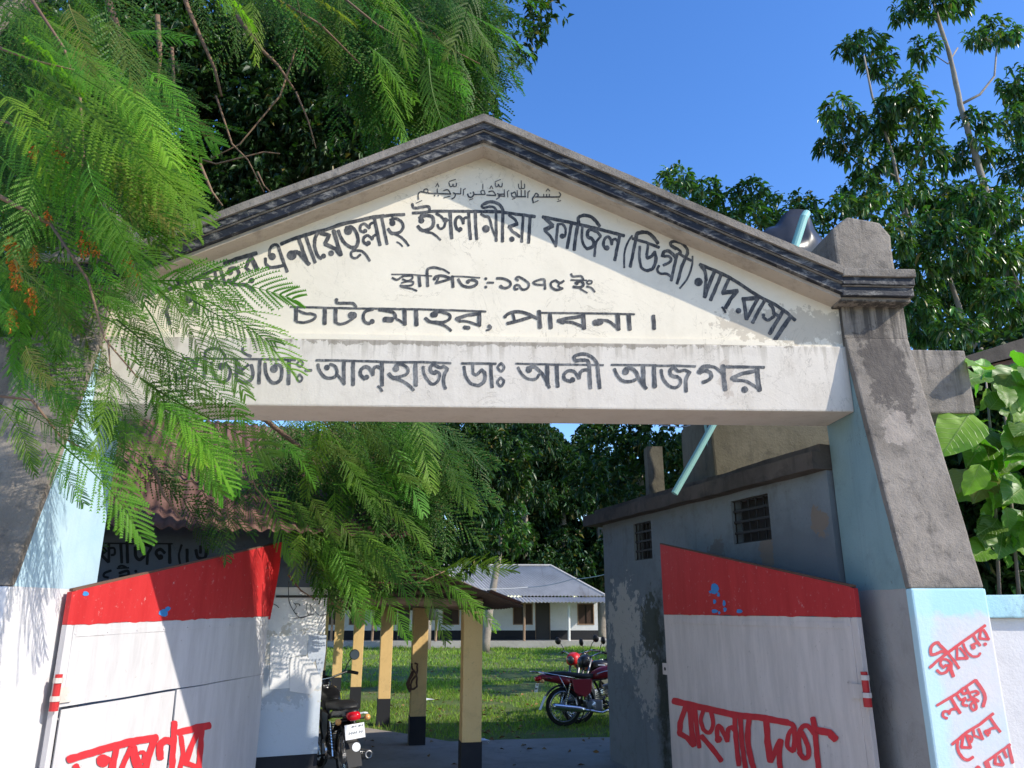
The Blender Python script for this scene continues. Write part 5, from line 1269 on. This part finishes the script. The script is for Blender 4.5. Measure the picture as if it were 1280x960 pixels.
# ---- grass
def grass():
    n1, n2 = 52000, 42000
    x = np.concatenate([rng.uniform(-5.5, 6.5, n1), rng.uniform(-14, 16, n2)]); y = np.concatenate([11.2 + 9.5 * rng.random(n1) ** 1.3, rng.uniform(20, 39.5, n2)])
    keep = ~((y < 12.4) & (x < -1.2)); x, y = x[keep], y[keep]
    pn = np.array([mnoise.noise(Vector((a * .5, b * .5, 1))) for a, b in zip(x, y)]); wn_ = np.array([mnoise.noise(Vector((a * 1.1, b * 1.1, 7))) for a, b in zip(x, y)]); keep = ((pn + rng.random(len(x)) * .5) > -.12) & (wn_ < .28); x, y, pn = x[keep], y[keep], pn[keep]
    h = rng.uniform(.035, .085, len(x)) * (1 + .6 * pn) * (1 + (y - 11) * .03); a = rng.uniform(0, 6.28, len(x)); w = .005 + .0009 * (y - 11)
    z = .01 + .035 * np.array([mnoise.noise(Vector((p * .35, q * .35, 2))) for p, q in zip(x, y)])
    b = np.stack([x, y, z - .01], 1); s = np.stack([np.cos(a), np.sin(a), 0 * a], 1) * w[:, None]; ln = np.stack([rng.normal(0, .5, len(x)) * h, rng.normal(0, .5, len(x)) * h, h], 1)
    V = np.stack([b - s, b + s, b + ln], 1).reshape(-1, 3); F = np.arange(len(V)).reshape(-1, 3)
    o = nmesh('grass', V, F, M['grass']); tag(o, 'short green lawn grass of the school yard beyond the gate', 'grass', kind='stuff')
grass()

n = 900; x = rng.uniform(-4, 5, n); y = rng.uniform(6, 24, n); a = rng.uniform(0, 6.28, n)
C = np.stack([x, y, np.where(y < 11.3, .082, .05)], 1); V, F = leaves(C, np.stack([np.cos(a), np.sin(a), rng.uniform(0, .4, n)], 1), rng.uniform(.04, .11, n), .5, .1, .1)
tag(nmesh('fallen_leaves', V, F, M['deadleaf']), 'dry brown fallen leaves scattered over the concrete and the lawn', 'fallen leaves', kind='stuff')

# ================================================================= MOTORCYCLES (local frame: x forward, z up, rear axle over the origin)
def label_small(s): return s.startswith('maroon')
def ringx(x, cy, cz, w, h, n=14, sq=.75):
    out = []
    for k in range(n):
        a = 2 * math.pi * k / n; c_, s_ = math.cos(a), math.sin(a)
        out.append((x, cy + w * math.copysign(abs(c_) ** sq, c_), cz + h * math.copysign(abs(s_) ** sq, s_)))
    return out
def loftx(rows, n=14, sq=.75): return MB().loft([ringx(*r, n=n, sq=sq) for r in rows])
def wheel(nm, x, t, r=.30, brake=.07):
    w = obj(nm, MB().lathe((x, 0, r), (0, 1, 0), [(r - .055, -.03), (r - .02, -.044), (r - .004, -.03), (r, 0), (r - .004, .03), (r - .02, .044), (r - .055, .03), (r - .055, -.03)], 40), M['rubber'], t, smooth=True)
    obj('rim', MB().lathe((x, 0, r), (0, 1, 0), [(r - .056, -.03), (r - .045, -.034), (r - .085, -.022), (r - .085, .022), (r - .045, .034), (r - .056, .03)], 40), M['chrome'], w, smooth=True)
    sp = MB()
    for k in range(28):
        a = 2 * math.pi * k / 28; b = a + (.5 if k % 2 else -.5); s = .028 if k % 4 < 2 else -.028
        sp.tube([(x + math.cos(b) * .05, s, r + math.sin(b) * .05), (x + math.cos(a) * (r - .08), 0, r + math.sin(a) * (r - .08))], .0028, 4)
    obj('spokes', sp, M['chrome'], w)
    obj('hub', MB().lathe((x, 0, r), (0, 1, 0), [(.0, -.06), (.03, -.06), (brake, -.045), (brake, .045), (.03, .06), (0, .06)], 18), M['alloy'], w)
def motorcycle(lab, body, tankm, loc, rz, group, plate=True, rack=True, decal=None, lean=0.0, sticker=False):
    t = thing('motorcycle', lab, 'motorcycle', (0, 0, 0), 0, group, local=True)
    wheel('rear_wheel', 0, t); wheel('front_wheel', 1.27, t, .30, .06)
    fr = MB(); fr.tube([(1.02, 0, .86), (.95, 0, .62), (.80, 0, .30), (.45, 0, .26)], .02, 8)
    for s in (-.1, .1):
        fr.tube([(1.0, 0, .82), (.75, s * .6, .72), (.2, s, .66), (-.28, s * .9, .74)], .014, 8); fr.tube([(0, s, .30), (.40, s, .30), (.42, s, .66)], .016, 8)
    obj('frame', fr, M['iron'], t, smooth=True)
    en = MB(); en.box(.36, .66, -.11, .11, .22, .40); e = obj('engine', en, M['alloy'], t, bevel=.03)
    cy = MB()
    for k in range(7): cy.lathe((.62 + .018 * k, 0, .42 + .022 * k), (.25, 0, 1), [(0, 0), (.078, 0), (.078, .009), (0, .009)], 14)
    obj('cylinder_fins', cy, M['alloy'], e)
    obj('crankcase_cover', MB().lathe((.45, -.11, .31), (0, -1, 0), [(0, 0), (.085, 0), (.08, .02), (0, .03)], 20), M['chrome'], e)
    obj('crankcase_cover', MB().lathe((.45, .11, .31), (0, 1, 0), [(0, 0), (.085, 0), (.08, .02), (0, .03)], 20), M['chrome'], e)
    tk = obj('fuel_tank', loftx([(.50, 0, .76, .06, .05), (.56, 0, .78, .105, .08), (.68, 0, .81, .135, .10), (.82, 0, .83, .14, .105), (.94, 0, .84, .11, .085), (1.0, 0, .84, .05, .04)], 18), tankm, t, smooth=True)
    obj('filler_cap', MB().lathe((.80, 0, .93), (0, 0, 1), [(0, 0), (.035, 0), (.035, .015), (0, .018)], 16), M['chrome'], tk)
    for s in (-1, 1): obj('tank_stripe', MB().tube([(.58, s * .112, .80), (.7, s * .139, .835), (.84, s * .143, .85), (.93, s * .118, .855)], .007, 6), decal or M['bluewhite'], tk)
    obj('seat', loftx([(-.30, 0, .80, .07, .018), (-.22, 0, .81, .105, .035), (0, 0, .805, .125, .045), (.2, 0, .785, .125, .045), (.36, 0, .765, .11, .045), (.52, 0, .77, .08, .04)], 16, .6), M['vinyl'], t, smooth=True)
    for s in (-1, 1):
        obj('side_panel', MB().prism([(.12, s * .125, .72), (.48, s * .115, .72), (.46, s * .12, .52), (.34, s * .13, .44), (.16, s * .135, .52)], (0, s * .018, 0)), body, t, bevel=.006)
        sh_ = obj('shock_absorber', MB().tube([(.0, s * .13, .32), (.1, s * .125, .66)], .014, 8), M['chrome'], t)
        c_ = MB()
        c_.tube([(.02 + .07 * k / 40 + .0, s * .128 + .024 * math.cos(k * 1.0), .38 + .24 * k / 40 + 0) if False else (.02 + .07 * k / 60 + .024 * math.sin(k * .9), s * .128 + .024 * math.cos(k * .9), .37 + .24 * k / 60) for k in range(61)], .005, 4)
        obj('spring', c_, M['iron'], sh_)
    obj('tail_cowl', loftx([(-.42, 0, .765, .035, .025), (-.36, 0, .76, .075, .05), (-.2, 0, .74, .11, .06), (.0, 0, .71, .13, .07), (.14, 0, .68, .13, .07)], 16, .7), body, t, smooth=True)
    if decal:
        for s in (-1, 1): obj('side_decal', MB().prism([(-.36, s * .085, .73), (-.05, s * .134, .70), (.14, s * .137, .66), (-.1, s * .136, .655)], (0, s * .006, 0)), decal, t)
    rf = MB(); K = 12
    for k in range(K + 1):
        a = R(40 + 110 * k / K); r = .345
        for y in (-.07, -.05, .05, .07): rf.v.append((math.cos(a) * r, y, .30 + math.sin(a) * r - (.02 if abs(y) > .06 else 0)))
    rf.f = [(i * 4 + j, i * 4 + j + 1, i * 4 + j + 5, i * 4 + j + 4) for i in range(K) for j in range(3)]
    o = obj('rear_mudguard', rf, M['vinyl'], t, smooth=True); o.modifiers.new('s', 'SOLIDIFY').thickness = .004
    fl = MB().prism([(-.30, -.075, .47), (-.30, .075, .47), (-.40, .07, .26), (-.40, -.07, .26)], (-.006, 0, 0)); obj('mud_flap', fl, M['bluewhite'] if not sticker else M['vinyl'], t)
    tl = obj('tail_lamp', loftx([(-.475, 0, .735, .03, .022), (-.465, 0, .735, .062, .036), (-.42, 0, .74, .07, .04), (-.38, 0, .745, .07, .035)], 16, .7), M['tail'], t, smooth=True)
    if plate:
        pb = obj('number_plate', MB().prism([(-.43, -.10, .665), (-.43, .10, .665), (-.46, .10, .53), (-.46, -.10, .53)], (-.004, 0, 0)), M['plate'], t)
        mk = MB()
        for row, (z, ks) in enumerate(((.635, (-7, -5, -4, -1, 1, 2)), (.575, (-6, -4, -1, 1, 3, 5)))):
            for k in ks:
                y = k * .0115; x = -.4365 - (.645 - z) * .2; h = .016 if row == 0 else .024
                mk.tube([(x - .004, y, z + h), (x - .004, y - .008, z + h * .5), (x - .006, y + .004, z), (x - .005, y + .006, z + h * .6)], .0022, 4)
        obj('plate_characters', mk, M['ink'], pb)
    for s in (-1, 1):
        i_ = obj('indicator', MB().tube([(-.38, s * .06, .70), (-.38, s * .13, .70)], .008, 6), M['vinyl'], t)
        obj('indicator_lens', MB().lathe((-.38, s * .15, .70), (-1, 0, 0), [(.0, -.03), (.028, -.02), (.032, .01), (.02, .03), (0, .035)], 12), M['amber'], i_, smooth=True)
    if sticker: obj('round_sticker', MB().lathe((-.475, -.0, .455), (-1, 0, .15), [(0, 0), (.042, 0), (.042, .004), (0, .004)], 18), M['plate'], t)
    ex = obj('exhaust', MB().tube([(.72, -.08, .38), (.80, -.13, .26), (.62, -.16, .20), (.35, -.165, .24), (.28, -.168, .25)], .02, 10), M['chrome'], t, smooth=True)
    obj('silencer', MB().lathe((.32, -.17, .25), (-1, -.03, .12), [(0, 0), (.03, 0), (.046, .06), (.05, .1), (.05, .52), (.044, .56), (.026, .565), (.022, .50), (0, .49)], 18), M['chrome'] if not sticker else M['alloy'], ex, smooth=True)
    if rack:
        rk = MB()
        for s in (-1, 1): rk.tube([(.18, s * .14, .74), (-.2, s * .145, .80), (-.42, s * .12, .84), (-.52, s * .1, .85)], .009, 6)
        rk.tube([(-.52, -.1, .85), (-.55, 0, .85), (-.52, .1, .85)], .009, 6); rk.tube([(-.40, -.12, .84), (-.40, .12, .84)], .008, 6); rk.tube([(-.46, -.11, .845), (-.46, .11, .845)], .008, 6)
        for s in (-1, 1): rk.tube([(-.1, s * .145, .79), (.04, s * .15, .52)], .008, 6)
        obj('rear_rack', rk, M['chrome'], t, smooth=True)
    fk = MB()
    for s in (-.085, .085): fk.tube([(1.27, s, .30), (1.14, s, .66), (1.03, s, .95)], .022, 8)
    obj('front_fork', fk, M['alloy'], t, smooth=True)
    ff = MB()
    for k in range(K + 1):
        a = R(20 + 120 * k / K); r = .335
        for y in (-.06, 0, .06): ff.v.append((1.27 + math.cos(a) * r, y, .30 + math.sin(a) * r - abs(y) * .3))
    ff.f = [(i * 3 + j, i * 3 + j + 1, i * 3 + j + 4, i * 3 + j + 3) for i in range(K) for j in range(2)]
    o = obj('front_mudguard', ff, body, t, smooth=True); o.modifiers.new('s', 'SOLIDIFY').thickness = .005
    hl = obj('headlamp_fairing', loftx([(1.02, 0, .93, .09, .07), (1.10, 0, .92, .125, .105), (1.18, 0, .90, .10, .085), (1.2, 0, .90, .07, .06)], 16), tankm, t, smooth=True)
    obj('headlamp', MB().lathe((1.19, 0, .90), (1, 0, -.1), [(0, -.01), (.07, 0), (.06, .02), (0, .035)], 18), M['mirror'], hl, smooth=True)
    hb = obj('handlebar', MB().tube([(.86, -.36, 1.02), (.95, -.28, 1.04), (1.02, -.1, .99), (1.03, 0, .985), (1.02, .1, .99), (.95, .28, 1.04), (.86, .36, 1.02)], .012, 8), M['chrome'], t, smooth=True)
    for s in (-1, 1):
        obj('grip', MB().tube([(.84, s * .38, 1.015), (.90, s * .33, 1.03), (.94, s * .29, 1.038)], .019, 8), M['vinyl'], hb, smooth=True)
        obj('lever', MB().tube([(.97, s * .24, 1.04), (.99, s * .32, 1.03), (.95, s * .38, 1.02)], .006, 6), M['alloy'], hb)
        mr = obj('mirror', MB().tube([(.96, s * .25, 1.04), (.96, s * .30, 1.14), (.95, s * .36, 1.20)], .006, 6), M['iron'], t)
        obj('mirror_head', MB().lathe((.95, s * .38, 1.22), (-1, 0, .05), [(0, -.03), (.05, -.02), (.062, 0), (.058, .008)], 16), M['vinyl'], mr, smooth=True)
        obj('mirror_glass', MB().lathe((.942, s * .38, 1.22), (-1, 0, .05), [(0, 0), (.055, 0), (.055, .003), (0, .003)], 16), M['mirror'], mr)
        obj('foot_peg', MB().tube([(.42, s * .1, .27), (.42, s * .22, .27)], .014, 6), M['vinyl'], t)
    obj('chain_guard', MB().prism([(-.05, .095, .36), (.38, .095, .40), (.38, .095, .33), (-.05, .095, .31)], (0, .012, 0)), M['iron'], t)
    obj('side_stand', MB().tube([(.40, .12, .24), (.34, .24, .015)], .011, 6), M['iron'], t)
    if sticker or label_small(lab): t.scale = (.93, .93, .93)
    t.rotation_mode = 'XYZ'; t.location = loc; t.rotation_euler = (lean, 0, rz)
    return t
g_ = 'parked motorcycles'
motorcycle('maroon motorcycle with chrome rack seen side on upon the grass, left of the guard building', M['bike_red'], M['bike_red'], (1.33, 12.7, .02), R(10), g_, lean=R(-5))
motorcycle('motorcycle with bright red tank and headlamp cowl standing behind the maroon one, facing the gate', M['bike_black'], M['bike_bright'], (2.35, 14.6, .02), R(232), g_, rack=False, lean=R(4))
motorcycle('black motorcycle almost hidden behind the guard building corner, mirror showing', M['bike_black'], M['bike_black'], (2.78, 13.4, .02), R(200), g_, rack=False, lean=R(4))
motorcycle('black and lime motorcycle with white number plate by the lime washed wall', M['bike_black'], M['bike_black'], (-1.25, 8.28, .075), R(113), g_, rack=False, decal=M['bike_green'], lean=R(-6), sticker=True)
